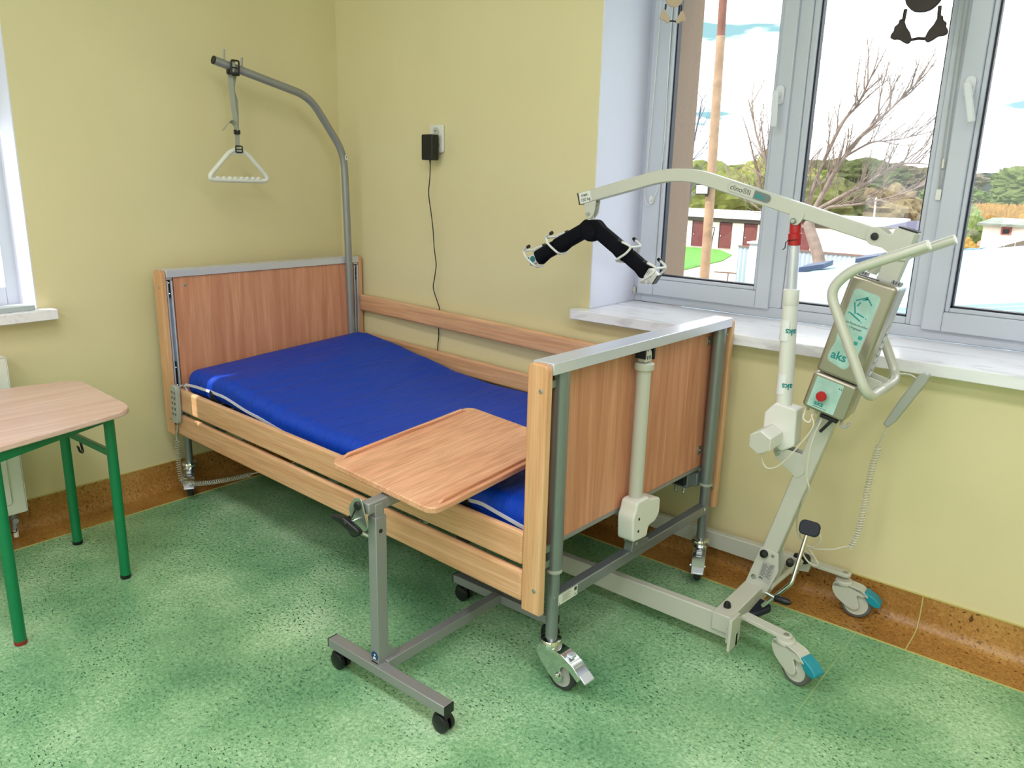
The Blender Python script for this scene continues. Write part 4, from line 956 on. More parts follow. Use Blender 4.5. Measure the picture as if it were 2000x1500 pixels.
# actuator under the boom
m = MB()
for s_ in (-1, 1): m.prism(rpoly([(-0.020, 0.034), (0.026, 0.022), (0.018, 0.0), (0.006, -0.014), (-0.010, -0.012), (-0.020, 0.006)], 0.008, 3), (2.418, YC+s_*0.018, 1.284), X_, Z_, Y_, 0.003)
m.box(2.402, 2.440, YC-0.018, YC+0.018, 1.303, 1.314)
abk = m.build('boom_bracket', CREAM, boom, HO, bevel=0.001, split=False)
m = MB(); m.cyl((2.413, YC-0.026, 1.283), (2.413, YC+0.026, 1.283), 0.006, 12); m.lathe((2.413, YC-0.021, 1.283), (0, -1, 0), [(0.009, 0), (0.009, 0.004), (0.006, 0.007)], 6); m.build('bolt', GALV, abk, HO)
a0, a1 = Vector((2.413, YC, 1.283)), Vector((2.443, YC, 0.660)); ad = (a1-a0).normalized()
def ap(d): return a0+ad*d
m = MB(); m.cyl(ap(0.05), ap(0.215), 0.0150, 22); rod_ = m.build('actuator', ALU, ho, HO, smooth=50)
m = MB(); m.lathe(ap(0.0), ad, [(0.011, -0.006), (0.0165, 0.004), (0.0165, 0.034), (0.0195, 0.036), (0.0195, 0.068), (0.0165, 0.070)], 22); m.build('red_collar', REDP, rod_, HO)
m = MB(); m.tube([ap(0.052)+Vector((0.012, -0.019, 0)), ap(0.056)+Vector((-0.012, -0.021, 0)), ap(0.060)+Vector((-0.02, -0.017, -0.003)), ap(0.078)+Vector((-0.021, -0.017, 0)), ap(0.084)+Vector((-0.028, -0.017, 0))], 0.0014, 6); m.build('release_wire', DARK, rod_, HO)
m = MB(); m.lathe(ap(0.196), ad, [(0.018, 0), (0.0232, 0.002), (0.0232, 0.046), (0.0222, 0.048)], 24); m.build('end_collar', WHITEP, rod_, HO)
m = MB(); m.lathe(ap(0.242), ad, [(0.0215, 0), (0.0225, 0.10), (0.0238, 0.20), (0.0240, 0.30), (0.0250, 0.335)], 26); ot = m.build('outer_tube', WHITEP, rod_, HO)
m = MB(); m.prism(rpoly([(-0.052, 0.035), (-0.022, 0.072), (0.046, 0.062), (0.050, -0.052), (0.014, -0.076), (-0.024, -0.060), (-0.052, -0.022)], 0.006, 3), (2.444, YC, 0.672), X_, Z_, Y_, 0.056)
mh = m.build('motor_housing', WHITEP, rod_, HO, bevel=0.005, segs=3)
hx = [(0.0375*math.cos(math.radians(a)), 0.0375*math.sin(math.radians(a))) for a in (30, 90, 150, 210, 270, 330)]
m = MB(); m.prism(hx, (2.424, YC-0.028, 0.640), X_, Z_, -Y_, 0.095, c=False); hxo = m.build('motor', WHITEP, mh, HO, bevel=0.003, segs=3)
m = MB(); m.prism([(p*0.93, q*0.93) for p, q in hx], (2.424, YC-0.123, 0.640), X_, Z_, -Y_, 0.003, c=False); m.build('motor_cap', LGREY, hxo, HO, bevel=0.001)
# printed film left on the tube
film = mat('clear_film_sheen', (236, 238, 240), 0.2)
for zc, rot_ in ((0.965, 0.0), (0.800, 0.25)):
    d = (a0.z-zc)/(-ad.z); c = ap(d); m = MB(); P = []
    na, nh = 14, 2
    for j in range(nh+1):
        for i in range(na+1):
            an = math.radians(-200+130*i/na); P.append(c+X_*math.cos(an)*0.0249+Y_*math.sin(an)*0.0249+Z_*((j/nh-0.5)*0.062+rot_*0.03*(i/na-0.5)))
    F = [(j*(na+1)+i, j*(na+1)+i+1, (j+1)*(na+1)+i+1, (j+1)*(na+1)+i) for j in range(nh) for i in range(na)]
    m.add(P, F); fl = m.build('film_sticker', film, ot, HO)
    t_ = text('aks', 0.026, (0, 0, 0), X_, Z_, TEALINK, 'lettering', fl, True, (0, 0, 0))
    for v in t_.data.vertices:   # wrap the upside-down lettering around the tube
        x, z = -v.co.x+0.020, -v.co.z+0.006; an = math.radians(-62)+x/0.0252
        v.co = c+X_*math.cos(an)*0.0253+Y_*math.sin(an)*0.0253+Z_*z-HO
# lower actuator lug on the mast
m = MB()
for s_ in (-1, 1): m.prism(rpoly([(2.428, 0.596), (2.446, 0.606), (2.520, 0.600), (2.535, 0.545), (2.512, 0.520), (2.442, 0.568)], 0.010, 4), (0, YC+s_*0.020, 0), X_, Z_, Y_, 0.004)
lug = m.build('actuator_lug', CREAM, mast, HO, bevel=0.001)
m = MB(); m.cyl((2.445, YC-0.027, 0.588), (2.445, YC+0.027, 0.588), 0.0085, 16); m.build('lug_bolt', GALV, lug, HO, bevel=0.001)
# control box in the frame of the mast
bm_, bn_ = Vector((0.222, 0, 0.975)).normalized(), Vector((0.975, 0, -0.222)).normalized()
BO = Vector((2.578, YC-0.082, 0.75))
def bp(s_, t_, dy=0.0): return BO+bm_*s_+bn_*t_+Y_*dy
CHAMP = mat('champagne_metallic', (172, 164, 152), 0.3, 0.75); BOXG = mat('silver_grey_plastic', (190, 192, 196), 0.32, 0.3)
m = MB(); m.prism(rrect(0.125, 0.286, 0.012, 5, 0.002, 0.260), BO, bn_, bm_, Y_, 0.040, c=False); cover_ = m.build('control_box_cover', CHAMP, ho, HO, bevel=0.009, segs=4)
m = MB(); m.prism(rrect(0.124, 0.284, 0.014, 5, 0.002, 0.260), BO+Y_*0.036, bn_, bm_, Y_, 0.074, c=False); bk = m.build('battery_case', BOXG, cover_, HO, bevel=0.006, segs=3)
m = MB()
for k in range(7): m.obox(bp(0.150+0.021*k, 0.0655, 0.078), (bm_*0.8+Y_*0.6), bn_, Y_*0.8-bm_*0.6, 0.034-0.0005*k, 0.006, 0.007)
m.build('grip_rib', BOXG, bk, HO, bevel=0.002)
m = MB()
for t_ in (-0.050, 0.050):
    for k in range(4): m.obox(bp(0.405, t_*0.9+k*0.007-0.010, 0.060), bm_, bn_, Y_, 0.010, 0.0045, 0.022)
m.build('latch_rib', SILVD, bk, HO, bevel=0.001)
m = MB(); m.obox(bp(0.4035, -0.020, 0.022), bm_, bn_, Y_, 0.002, 0.055, 0.012); m.build('slot', DARK, cover_, HO)
m = MB(); m.prism(rrect(0.125, 0.110, 0.012, 5, 0.001, 0.060), BO-Y_*0.002, bn_, bm_, Y_, 0.044, c=False); ctl = m.build('control_unit', CHAMP, ho, HO, bevel=0.007, segs=4)
m = MB(); m.prism(rrect(0.122, 0.108, 0.012, 5, 0.001, 0.060), BO+Y_*0.040, bn_, bm_, Y_, 0.055, c=False); m.build('control_case', BOXG, ctl, HO, bevel=0.005)
MINT = mat('mint_label', (172, 208, 200), 0.25, var=0.22, vscale=16)
lab = [(-0.036, 0.158), (0.010, 0.148), (0.019, 0.155), (0.022, 0.172), (0.033, 0.192), (0.034, 0.360), (0.027, 0.368), (-0.028, 0.371), (-0.036, 0.364), (-0.037, 0.230), (-0.033, 0.215), (-0.038, 0.198), (-0.040, 0.172)]
m = MB(); m.prism(rpoly(lab, 0.006, 3), BO-Y_*0.0004, bn_, bm_, -Y_, 0.0008, c=False); lbl = m.build('label', MINT, cover_, HO)
m = MB(); m.prism(rpoly([(p*1.07, (q-0.26)*1.02+0.26) for p, q in lab], 0.007, 3), BO-Y_*0.0001, bn_, bm_, -Y_, 0.0004, c=False); m.build('label_border', LABELG, cover_, HO)
def stroke(mb, s0, t0, s1, t1, w=0.0036):
    p, q = bp(s0, t0, -0.0014), bp(s1, t1, -0.0014); d = (q-p).normalized(); mb.obox((p+q)/2, d, d.cross(Y_), Y_, (q-p).length, w, 0.0005)
m = MB()
for q in ((0.338, -0.024, 0.357, 0.004), (0.350, -0.002, 0.353, 0.006), (0.351, 0.007, 0.338, 0.020), (0.345, -0.006, 0.352, 0.006), (0.334, -0.025, 0.304, -0.013), (0.338, -0.010, 0.325, -0.015), (0.307, -0.010, 0.302, 0.012), (0.303, -0.026, 0.289, 0.006)): stroke(m, *q)
m.build('print', TEALINK, lbl, HO)
m = MB()
for s_, t_ in ((0.303, -0.0295), (0.287, 0.0095), (0.300, 0.0175)): m.prism(rrect(0.0042, 0.0042, 0.002, 4), bp(s_, t_, -0.0012), bn_, bm_, -Y_, 0.0004, c=False)
for k, (s_, t_) in enumerate(((0.246, 0.022), (0.228, 0.016), (0.211, 0.009))): m.prism(rrect(0.011, 0.010, 0.002, 2), bp(s_, t_, -0.0012), bn_, bm_, -Y_, 0.0004, c=False)
m.build('icon', mat('teal_icon', (60, 170, 168), 0.4), lbl, HO)
text('aks Patientenlifter', 0.0088, bp(0.274, -0.031, -0.0016), bn_, bm_, INK, 'lettering', lbl, False, HO)
text('Die Originale!', 0.0088, bp(0.263, -0.031, -0.0016), bn_, bm_, INK, 'lettering', lbl, False, HO)
text('aks', 0.033, bp(0.168, -0.034, -0.0016), bn_, bm_, TEALINK, 'lettering', lbl, True, HO)
m = MB(); m.prism(rrect(0.078, 0.091, 0.003, 3, -0.0085, 0.059), BO-Y_*0.0024, bn_, bm_, -Y_, 0.0008, c=False); lb2 = m.build('label', MINT, ctl, HO)
text('aks', 0.021, bp(0.0235, -0.031, -0.0036), bn_, bm_, TEALINK, 'lettering', lb2, True, HO)
m = MB(); m.prism(rrect(0.040, 0.0012, 0.0005, 1, -0.012, 0.0185), BO-Y_*0.0033, bn_, bm_, -Y_, 0.0004, c=False)
for t_ in (0.021, 0.027): m.prism(rrect(0.003, 0.003, 0.0014, 4, t_, 0.092), BO-Y_*0.0033, bn_, bm_, -Y_, 0.0006, c=False)
m.build('print', INK, lb2, HO)
c_ = bp(0.057, -0.014, -0.0032); m = MB(); m.lathe(c_, -Y_, [(0.0135, 0), (0.0145, 0.004), (0.0135, 0.010)], 24); es = m.build('switch_collar', LGREY, ctl, HO)
m = MB(); m.lathe(c_-Y_*0.0085, -Y_, [(0.0125, 0), (0.0145, 0.004), (0.0145, 0.010), (0.0125, 0.014), (0.004, 0.0148)], 26); m.build('stop_button', REDP, ctl, HO)
m = MB()
for k in range(4): m.cyl(bp(0.004, -0.050+0.026*k, 0.03), bp(-0.012, -0.050+0.026*k, 0.03), 0.0062, 12)
m.build('plug', LGREY, ctl, HO); m = MB(); m.cyl(bp(0.004, 0.034, 0.012), bp(-0.050, 0.012, 0.006), 0.0048, 12); m.obox(bp(-0.004, 0.02, 0.016), bn_, bm_, Y_, 0.05, 0.010, 0.02); m.build('black_plug', BLACKP, ctl, HO, bevel=0.001)
m = MB(); m.tube(catmull([bp(0.004, 0.050, 0.03), bp(-0.012, 0.056, 0.02), bp(-0.012, 0.070, 0.02), bp(0.004, 0.074, 0.02)], 5), 0.004, 8); m.build('cable_hook', GREYP, ctl, HO)
# push handle: two arms, joined at the bottom
def arm_path(y, s_): return [Vector((x, y, z)) for x, z in ((2.800, 1.249), (2.700, 1.205), (2.622, 1.169), (2.590, 1.128), (2.592, 1.080), (2.620, 1.010), (2.660, 0.928), (2.692, 0.868))]
up_ = arm_path(-0.44, 1); ap_ = [q+Vector((0, 0.30, 0)) for q in up_]
full = smooth_path([up_[0], up_[2], Vector((2.578, -0.44, 1.112))]+[Vector((2.712, -0.44, 0.838)), Vector((2.712, -0.14, 0.838))]+[Vector((2.578, -0.14, 1.112)), ap_[2], ap_[0]], 0.052, 8)
PH = mat('pearl_grey_tube', (202, 202, 192), 0.3, 0.15)
ph_ = MB().tube(full, 0.0135, 18).build('push_handle', PH, ho, HO, smooth=60)
m = MB(); m.cyl(full[0], full[0]+(full[0]-full[1]).normalized()*0.004, 0.0128, 16); m.cyl(full[-1], full[-1]+(full[-1]-full[-2]).normalized()*0.004, 0.0128, 16); m.build('tube_plug', WHITEP, ph_, HO)
m = MB(); m.bar(mp_(0.865, -0.262), Vector((2.709, -0.262, 0.842)), 0.006, 0.040); m.bar(mp_(0.865, -0.318), Vector((2.709, -0.318, 0.842)), 0.006, 0.040); m.bar(mp_(0.862, -0.29), Vector((2.705, -0.29, 0.842)), 0.056, 0.006, up=(0, 0, 1)); m.build('handle_bracket', CREAM, ho, HO, bevel=0.001)
m = MB(); m.cyl((2.712, -0.305, 0.838), (2.712, -0.245, 0.838), 0.0146, 18); m.build('clamp_sleeve', LGREY, ph_, HO)
# base: cross channel, bracket, legs, rear arms
m = MB(); m.add([(2.388, -0.552, 0.070), (2.448, -0.552, 0.070), (2.448, -0.040, 0.086), (2.388, -0.040, 0.086), (2.388, -0.552, 0.128), (2.448, -0.552, 0.128), (2.448, -0.040, 0.140), (2.388, -0.040, 0.140)], [(3,2,1,0),(4,5,6,7),(0,1,5,4),(1,2,6,5),(2,3,7,6),(3,0,4,7)])
cx = m.build('cross_channel', CREAM, ho, HO, bevel=0.003)
for s_ in (-1, 1):
    m = MB(); m.prism(rpoly([(2.428, 0.268), (2.486, 0.262), (2.492, 0.200), (2.462, 0.112), (2.390, 0.112), (2.392, 0.140)], 0.006, 3), (0, YC+s_*0.0235, 0), X_, Z_, Y_, 0.006)
    pl = m.build('mast_plate', CREAM, ho, HO, bevel=0.001)
    if s_ < 0:
        yf = YC-0.0268
        m = MB(); m.lathe((2.442, yf, 0.250), -Y_, [(0.0125, 0), (0.0135, 0.006), (0.010, 0.014), (0.004, 0.016)], 20); m.build('cap_nut', BLACKP, pl, HO)
        m = MB(); m.lathe((2.470, yf, 0.250), -Y_, [(0.0058, 0), (0.0058, 0.0015), (0.004, 0.002)], 14); m.lathe((2.416, yf, 0.160), -Y_, [(0.0085, 0), (0.0085, 0.0015), (0.006, 0.002)], 16); m.build('rivet', GALV, pl, HO)
        m = MB(); m.add([(2.441, yf-0.0004, 0.226), (2.482, yf-0.0004, 0.220), (2.468, yf-0.0004, 0.148), (2.428, yf-0.0004, 0.158)], [(0, 1, 2, 3)]); rl = m.build('rating_label', LABELG, pl, HO)
        u_ = (Vector((2.482, 0, 0.220))-Vector((2.441, 0, 0.226))).normalized(); v_ = (Vector((2.441, 0, 0.226))-Vector((2.428, 0, 0.158))).normalized(); m = MB()
        for k in range(11):
            q = Vector((2.441, yf-0.0008, 0.226))-v_*(0.010+0.0042*k)
            for (a_, b_) in ((0.003, 0.003+0.013+0.003*((k*7) % 3)), (0.022, 0.022+0.010+0.003*((k*5) % 3))): m.obox(q+u_*(a_+b_)/2, u_, v_, Y_, b_-a_, 0.0013, 0.0002)
        m.build('print', INK, rl, HO)
        text('CE', 0.0085, Vector((2.441, yf-0.001, 0.226))-v_*0.0088+u_*0.027, u_, v_, INK, 'lettering', rl, True, HO)
        text('aks', 0.0105, Vector((2.441, yf-0.001, 0.226))-v_*0.064+u_*0.003, u_, v_, INK, 'lettering', rl, True, HO)
m = MB(); m.lathe((2.510, -0.27, 0.225), (0.2, -1, 0), [(0.010, -0.01), (0.013, 0.0), (0.012, 0.012), (0.005, 0.016)], 16); m.build('cap_nut', BLACKP, ho, HO)
for yy, z0, z1, nm in ((-0.543, 0.048, 0.124, 'near'), (-0.034, 0.078, 0.146, 'far')):
    o_ = 1 if yy < -0.3 else -1
    m = MB(); w = 0.030
    m.add([(1.36, yy, z0+0.012), (2.466, yy, z0), (2.466, yy+o_*w, z0), (1.36, yy+o_*w, z0+0.012), (1.36, yy, z1-0.012), (2.466, yy, z1), (2.466, yy+o_*w, z1), (1.36, yy+o_*w, z1-0.012)] if o_ > 0 else
          [(1.36, yy-w, z0+0.01), (2.47, yy-w, z0), (2.47, yy, z0), (1.36, yy, z0+0.01), (1.36, yy-w, z1-0.012), (2.47, yy-w, z1), (2.47, yy, z1), (1.36, yy, z1-0.012)],
          [(3,2,1,0),(4,5,6,7),(0,1,5,4),(1,2,6,5),(2,3,7,6),(3,0,4,7)])
    lg = m.build('leg', CREAM, ho, HO, bevel=0.003)
    c = Vector((1.345, yy+o_*0.015, 0.040)); m = MB(); m.lathe(c-Y_*0.012, Y_, [(0.012, 0), (0.038, 0.001), (0.040, 0.006), (0.040, 0.018), (0.038, 0.023), (0.012, 0.024)], 24); m.build('front_wheel', RUBBER, lg, HO)
    m = MB(); m.box(1.335, 1.365, yy+o_*0.015-0.018, yy+o_*0.015+0.018, 0.078, z1-0.02); m.build('wheel_fork', CREAM, lg, HO, bevel=0.002)
m = MB(); m.box(2.462, 2.472, -0.600, -0.540, 0.046, 0.150); m.box(2.440, 2.472, -0.560, -0.545, 0.046, 0.090); m.build('end_plate', CREAM, ho, HO, bevel=0.002)
for (c, bz) in (((2.412, -0.500, 0.127), 0.010), ((2.462, -0.060, 0.140), 0.010)):
    m = MB(); m.lathe(c, Z_, [(0.0115, 0), (0.0115, 0.006), (0.009, 0.017), (0.004, 0.021)], 18); m.build('cap_nut', BLACKP, ho, HO)
def rear_arm(p0, p1, z, wd=0.036, t=0.012):
    p0, p1 = Vector((*p0, z)), Vector((*p1, z)); d = (p1-p0).normalized(); n_ = Vector((-d.y, d.x, 0)); L = (p1-p0).length
    P = [(0, -wd/2), (L, -wd/2)]+[(L+wd/2*math.sin(PI*k/8), -wd/2*math.cos(PI*k/8)) for k in range(1, 8)]+[(L, wd/2), (0, wd/2)]
    a = MB().prism(P, p0, d, n_, -Z_, t, c=False).build('rear_arm', CREAM, ho, HO, bevel=0.002)
    m = MB(); m.lathe(p1, Z_, [(0.0085, 0), (0.0085, 0.0012), (0.006, 0.0018), (0.003, 0.001)], 18); m.build('axle_screw', GALV, a, HO); return a
rear_arm((2.468, -0.500), (2.607, -0.527), 0.1285); rear_arm((2.450, -0.055), (2.627, -0.062), 0.1480)
caster(ho, (2.609, -0.530), (1, -0.33), 0, 'hoist', off=HO)
caster(ho, (2.627, -0.066), (1, 0.10), 0, 'hoist', off=HO, dz=0.005)
# leg spreading pedal
RODM = CHROME
m = MB(); m.tube(smooth_path([(2.474, -0.372, 0.100), (2.548, -0.350, 0.198), (2.556, -0.285, 0.350)], 0.012, 4), 0.0065, 12); ro = m.build('pedal_rod', RODM, ho, HO, smooth=60)
NAVY = mat('navy_rubber', (26, 30, 46), 0.55)
m = MB(); m.prism(rrect(0.068, 0.086, 0.020, 5), (2.452, -0.366, 0.082), Vector((0.9, -0.42, 0)).normalized(), Vector((0.42, 0.9, 0.10)).normalized(), Z_, 0.018); pd = m.build('pedal', NAVY, ro, HO, bevel=0.004, segs=3)
m = MB()
for k in range(11): m.obox(Vector((2.452, -0.366, 0.0915))+Vector((0.9, -0.42, 0)).normalized()*(-0.024+0.0048*k), (0.42, 0.9, 0.10), (0.9, -0.42, 0), Z_, 0.060, 0.0016, 0.0014)
m.build('print', NAVY, pd, HO)
m = MB(); m.prism(rrect(0.062, 0.046, 0.016, 5), (2.560, -0.283, 0.362), X_, Vector((0, 0.35, 0.93)).normalized(), Vector((0, -0.93, 0.35)).normalized(), 0.016); m.build('pedal', NAVY, ro, HO, bevel=0.004, segs=3)
m = MB(); m.cyl((2.470, -0.31, 0.140), (2.500, -0.10, 0.168), 0.009, 12); m.build('pivot_tube', CREAM, ho, HO)
m = MB(); m.lathe((2.505, -0.105, 0.172), (0, -1, 0), [(0.014, -0.012), (0.018, 0), (0.016, 0.012), (0.008, 0.016)], 16); m.build('cap_nut', BLACKP, ho, HO)
m = MB(); m.prism([(-0.02, -0.035), (0.014, -0.03), (0.02, 0.0), (0.02, 0.035), (-0.014, 0.04)], (2.502, -0.088, 0.150), X_, Z_, Y_, 0.006); m.build('link_plate', CREAM, ho, HO, bevel=0.001)
m = MB(); m.cyl((2.480, -0.37, 0.148), (2.512, -0.372, 0.142), 0.0055, 10); m.build('pin', GALV, ho, HO)
m = MB(); m.lathe((2.510, -0.372, 0.1425), (1, -0.03, 0.04), [(0.009, 0), (0.0115, 0.006), (0.010, 0.016), (0.0118, 0.026), (0.0105, 0.040), (0.005, 0.050)], 16); m.build('rubber_grip', BLACKP, ho, HO)
# loose cables on the hoist
HC = mat('cream_cable', (214, 210, 194), 0.45)
m = MB(); m.tube(catmull([(2.424, YC-0.095, 0.606), (2.424, -0.385, 0.585), (2.446, -0.39, 0.560), (2.482, -0.385, 0.578), (2.530, -0.38, 0.650), (2.560, -0.375, 0.712), (2.548, -0.365, 0.745)], 8), 0.0022, 8); m.build('motor_cable', HC, ho, HO)
m = MB(); m.tube(catmull([bp(-0.004, -0.050, 0.02), bp(-0.030, -0.044, 0.0), bp(-0.034, -0.024, 0.0), bp(-0.01, -0.026, 0.02)], 6), 0.0028, 8); m.build('patch_cable', HC, ho, HO)

# spreader bar hanging from the boom
sp = thing('spreader_bar', 'black padded spreader bar with white sling hooks hanging from the hoist boom', 'spreader bar', (1.705, YC, 1.235))
SO = sp.location
m = MB()
for s_ in (-1, 1): m.prism(rpoly([(-0.024, 0.020), (0.026, 0.024), (0.020, -0.022), (0.006, -0.040), (-0.010, -0.040), (-0.020, -0.014)], 0.009, 4), (1.705, YC+s_*0.013, 1.292), X_, Z_, Y_, 0.0035)
m.box(1.690, 1.722, YC-0.014, YC+0.014, 1.300, 1.306)
m.build('shackle', CREAM, sp, SO, bevel=0.001, split=False)
m = MB(); m.cyl((1.702, YC-0.019, 1.268), (1.702, YC+0.019, 1.268), 0.0065, 14); m.build('bolt', GALV, sp, SO)
m = MB(); m.lathe((1.706, YC, 1.240), Z_, [(0.017, 0), (0.017, 0.010), (0.009, 0.014), (0.008, 0.028)], 18); m.build('swivel', LGREY, sp, SO)
hubc = Vector((1.712, YC, 1.206))
m = MB(); m.lathe(hubc+Y_*0.026, -Y_, [(0.020, 0), (0.030, 0.004), (0.032, 0.026), (0.030, 0.048), (0.020, 0.052)], 26)
P = rpoly([(-0.055, 0.016), (-0.024, 0.044), (0.026, 0.044), (0.058, 0.014), (0.030, -0.026), (-0.026, -0.026)], 0.01, 3); m.prism(P, hubc, X_, Z_, Y_, 0.036)
m.build('hub', BLACKF, sp, SO, bevel=0.005, segs=3, split=False)
SW = mat('white_coated_steel', (218, 220, 218), 0.3)
for sgn, tip in ((-1, Vector((1.462, YC, 1.092))), (1, Vector((1.960, YC, 1.078)))):
    rt = hubc+Vector((sgn*0.028, 0, 0.006)); d = (tip-rt).normalized(); n_ = Vector((-d.z, 0, d.x)) if sgn > 0 else Vector((d.z, 0, -d.x)); L = (tip-rt).length
    am = MB(); am.bar(rt, tip, 0.020, 0.020, up=(0, 1, 0)); arm_o = am.build('arm', SW, sp, SO, bevel=0.002)
    m = MB(); m.prism(rrect(0.052, 0.046, 0.016, 5), rt+d*0.010, n_, Y_, d, L*0.50, c=False); m.build('pad', BLACKF, arm_o, SO, bevel=0.004, segs=3)
    m = MB(); m.prism(rrect(0.048, 0.044, 0.015, 5), rt+d*(0.010+L*0.50+0.004), n_, Y_, d, L*0.36, c=False); m.build('pad', BLACKF, arm_o, SO, bevel=0.004, segs=3)
    m = MB()   # velcro flaps under the pad
    m.prism(rpoly([(0.03, 0), (0.10, -0.014), (0.13, 0.0)], 0.01, 3), rt+d*0.01-n_*0.020, d, n_, Y_, 0.004); m.prism(rpoly([(0.15, 0), (0.21, -0.014), (0.235, 0.0)], 0.008, 3), rt+d*0.01-n_*0.020, d, n_, Y_, 0.004); m.build('velcro_flap', BLACKF, arm_o, SO)
    e = rt+d*(L-0.012); m = MB(); m.prism(rrect(0.036, 0.030, 0.004, 3), e-d*0.012, n_, Y_, d, 0.040, c=False); bk_ = m.build('end_block', SW, arm_o, SO, bevel=0.002)
    if sgn < 0:
        m = MB(); m.lathe(e+d*0.006-Y_*0.0152, -Y_, [(0.0115, 0), (0.0115, 0.0008)], 20); m.build('teal_badge', mat('teal_badge', (40, 120, 126), 0.4), bk_, SO)
        m = MB(); m.obox(e+d*0.0215-Y_*0.0155, n_, d, Y_, 0.028, 0.003, 0.001); m.build('black_mark', BLACKP, bk_, SO)
    else:
        m = MB()
        for k in range(4): m.obox(e+d*(-0.006+0.006*k)-Y_*0.0155+n_*0.004, n_, d, Y_, 0.016-0.002*(k % 2), 0.0012, 0.0008)
        m.build('print', INK, bk_, SO)
        m = MB(); m.obox(e+d*0.029, n_, d, Y_, 0.034, 0.004, 0.026); m.build('black_mark', BLACKP, bk_, SO)
    for q in (0.53, 1.0):      # two white wire hooks per arm
        c = rt+d*L*q*0.965; wr = 0.0042
        for yy in (-1,):
            base_ = c-n_*0.031
            lp = smooth_path([base_+Y_*0.010+d*0.004, base_-Y_*0.032-d*0.008, c-Y_*0.036+n_*0.016+d*0.016, c-Y_*0.030+n_*0.044+d*0.018, c-Y_*0.046+n_*0.040-d*0.020], 0.014, 5)
            l2 = smooth_path([base_-Y_*0.010+d*0.004, base_+Y_*0.032-d*0.008, c+Y_*0.036+n_*0.016+d*0.016, c+Y_*0.030+n_*0.044+d*0.018, c+Y_*0.046+n_*0.040-d*0.020], 0.014, 5)
            m = MB(); m.tube(lp, wr, 10); m.tube(l2, wr, 10); m.cyl(c-Y_*0.031+n_*0.040+d*0.016, c+Y_*0.031+n_*0.040+d*0.016, wr, 10)
            hk = m.build('sling_hook', SW, arm_o, SO, smooth=60, split=False)
            m = MB()
            for pth in (lp, l2): e1 = pth[-1]; dd = (pth[-1]-pth[-2]).normalized(); m.cyl(e1-dd*0.004, e1+dd*0.010, 0.0062, 12)
            m.build('rubber_tip', BLACKP, hk, SO, bevel=0.001)

# hoist hand control hooked over the handle
hp = thing('hoist_hand_control', 'slim grey hand control with coiled cable hooked on the hoist push handle', 'remote control', (2.75, -0.16, 0.79))
HP = hp.location
p0, p1 = Vector((2.786, -0.150, 0.872)), Vector((2.702, -0.150, 0.697)); d = (p1-p0).normalized(); n_ = Vector((d.z, 0, -d.x))
m = MB(); m.prism(rpoly([(0, -0.012), (0.014, -0.018), (0.17, -0.0155), (0.194, -0.010), (0.194, 0.008), (0.10, 0.012), (0.014, 0.011), (0, 0.006)], 0.006, 3), p0, d, n_, Y_, 0.034); hb2 = m.build('body', GREYP, hp, HP, bevel=0.004, segs=3)
m = MB(); m.tube(smooth_path([p0+d*0.03-n_*0.012, Vector((2.745, -0.150, 0.860)), Vector((2.722, -0.152, 0.8575)), Vector((2.692, -0.154, 0.852)), Vector((2.690, -0.154, 0.826))], 0.012, 5), 0.0045, 8, flat=0.6); m.build('hook', LGREY, hp, HP)
cp = [Vector(q) for q in ((2.703, -0.150, 0.690), (2.700, -0.148, 0.665), (2.690, -0.138, 0.640), (2.686, -0.130, 0.622))]
m = MB(); m.tube(catmull(cp, 6), 0.0026, 8)
m.tube(coil(catmull([(2.686, -0.130, 0.622), (2.674, -0.125, 0.54), (2.668, -0.120, 0.45), (2.663, -0.118, 0.36), (2.655, -0.116, 0.30), (2.642, -0.115, 0.262)], 6), 0.0085, 40, 0.002, per=12), 0.0021, 6)
m.tube(catmull([(2.642, -0.115, 0.262), (2.626, -0.12, 0.262), (2.600, -0.14, 0.252), (2.560, -0.17, 0.250), (2.535, -0.19, 0.256), (2.522, -0.20, 0.240), (2.540, -0.20, 0.214), (2.562, -0.20, 0.206), (2.575, -0.20, 0.214), (2.556, -0.21, 0.248), (2.540, -0.215, 0.270), (2.515, -0.22, 0.300), (2.525, -0.22, 0.332), (2.556, -0.22, 0.336), (2.578, -0.22, 0.312), (2.566, -0.22, 0.280), (2.540, -0.225, 0.276), (2.514, -0.24, 0.310), (2.512, -0.26, 0.380), (2.545, -0.32, 0.470), (2.563, -0.345, 0.510), (2.553, -0.355, 0.56), (2.558, -0.362, 0.66), (2.575, -0.352, 0.735)], 7), 0.0026, 8)
m.tube(catmull([(2.548, -0.214, 0.285), (2.556, -0.206, 0.262), (2.546, -0.204, 0.245), (2.538, -0.214, 0.262)], 5), 0.0012, 6)
m.build('coiled_cable', HC, hp, HP, split=False)

# ------------------------------------------------------------------ small table at the left
dk = thing('small_table', 'small laminate table with round green legs standing by the radiator', 'table', (0.5, -1.7, 0))
DO = dk.location
top = [(0.232, -1.428), (0.733, -1.462), (0.862, -2.02), (0.118, -2.00)]
m = MB(); m.prism(rpoly([top[0], top[3], top[2], top[1]], 0.075, 8), (0, 0, 0.604), X_, Y_, Z_, 0.019, c=False); m.build('table_top', WOODD, dk, DO, bevel=0.004, segs=3)
LEGS = [(0.266, -1.514), (0.653, -1.516), (0.818, -1.909), (0.170, -1.915)]
for i, (x, y) in enumerate(LEGS):
    m = MB(); m.cyl((x, y, 0.012), (x, y, 0.603), 0.0168, 24); lg = m.build('leg', GREENP, dk, DO, smooth=50)
    m = MB(); m.lathe((x, y, 0), Z_, [(0.0150, 0), (0.0178, 0.004), (0.0178, 0.014)], 22); m.build('foot_cap', BLACKP if i != 2 else mat('red_foot_cap', (150, 40, 34), 0.5), lg, DO)
m = MB()
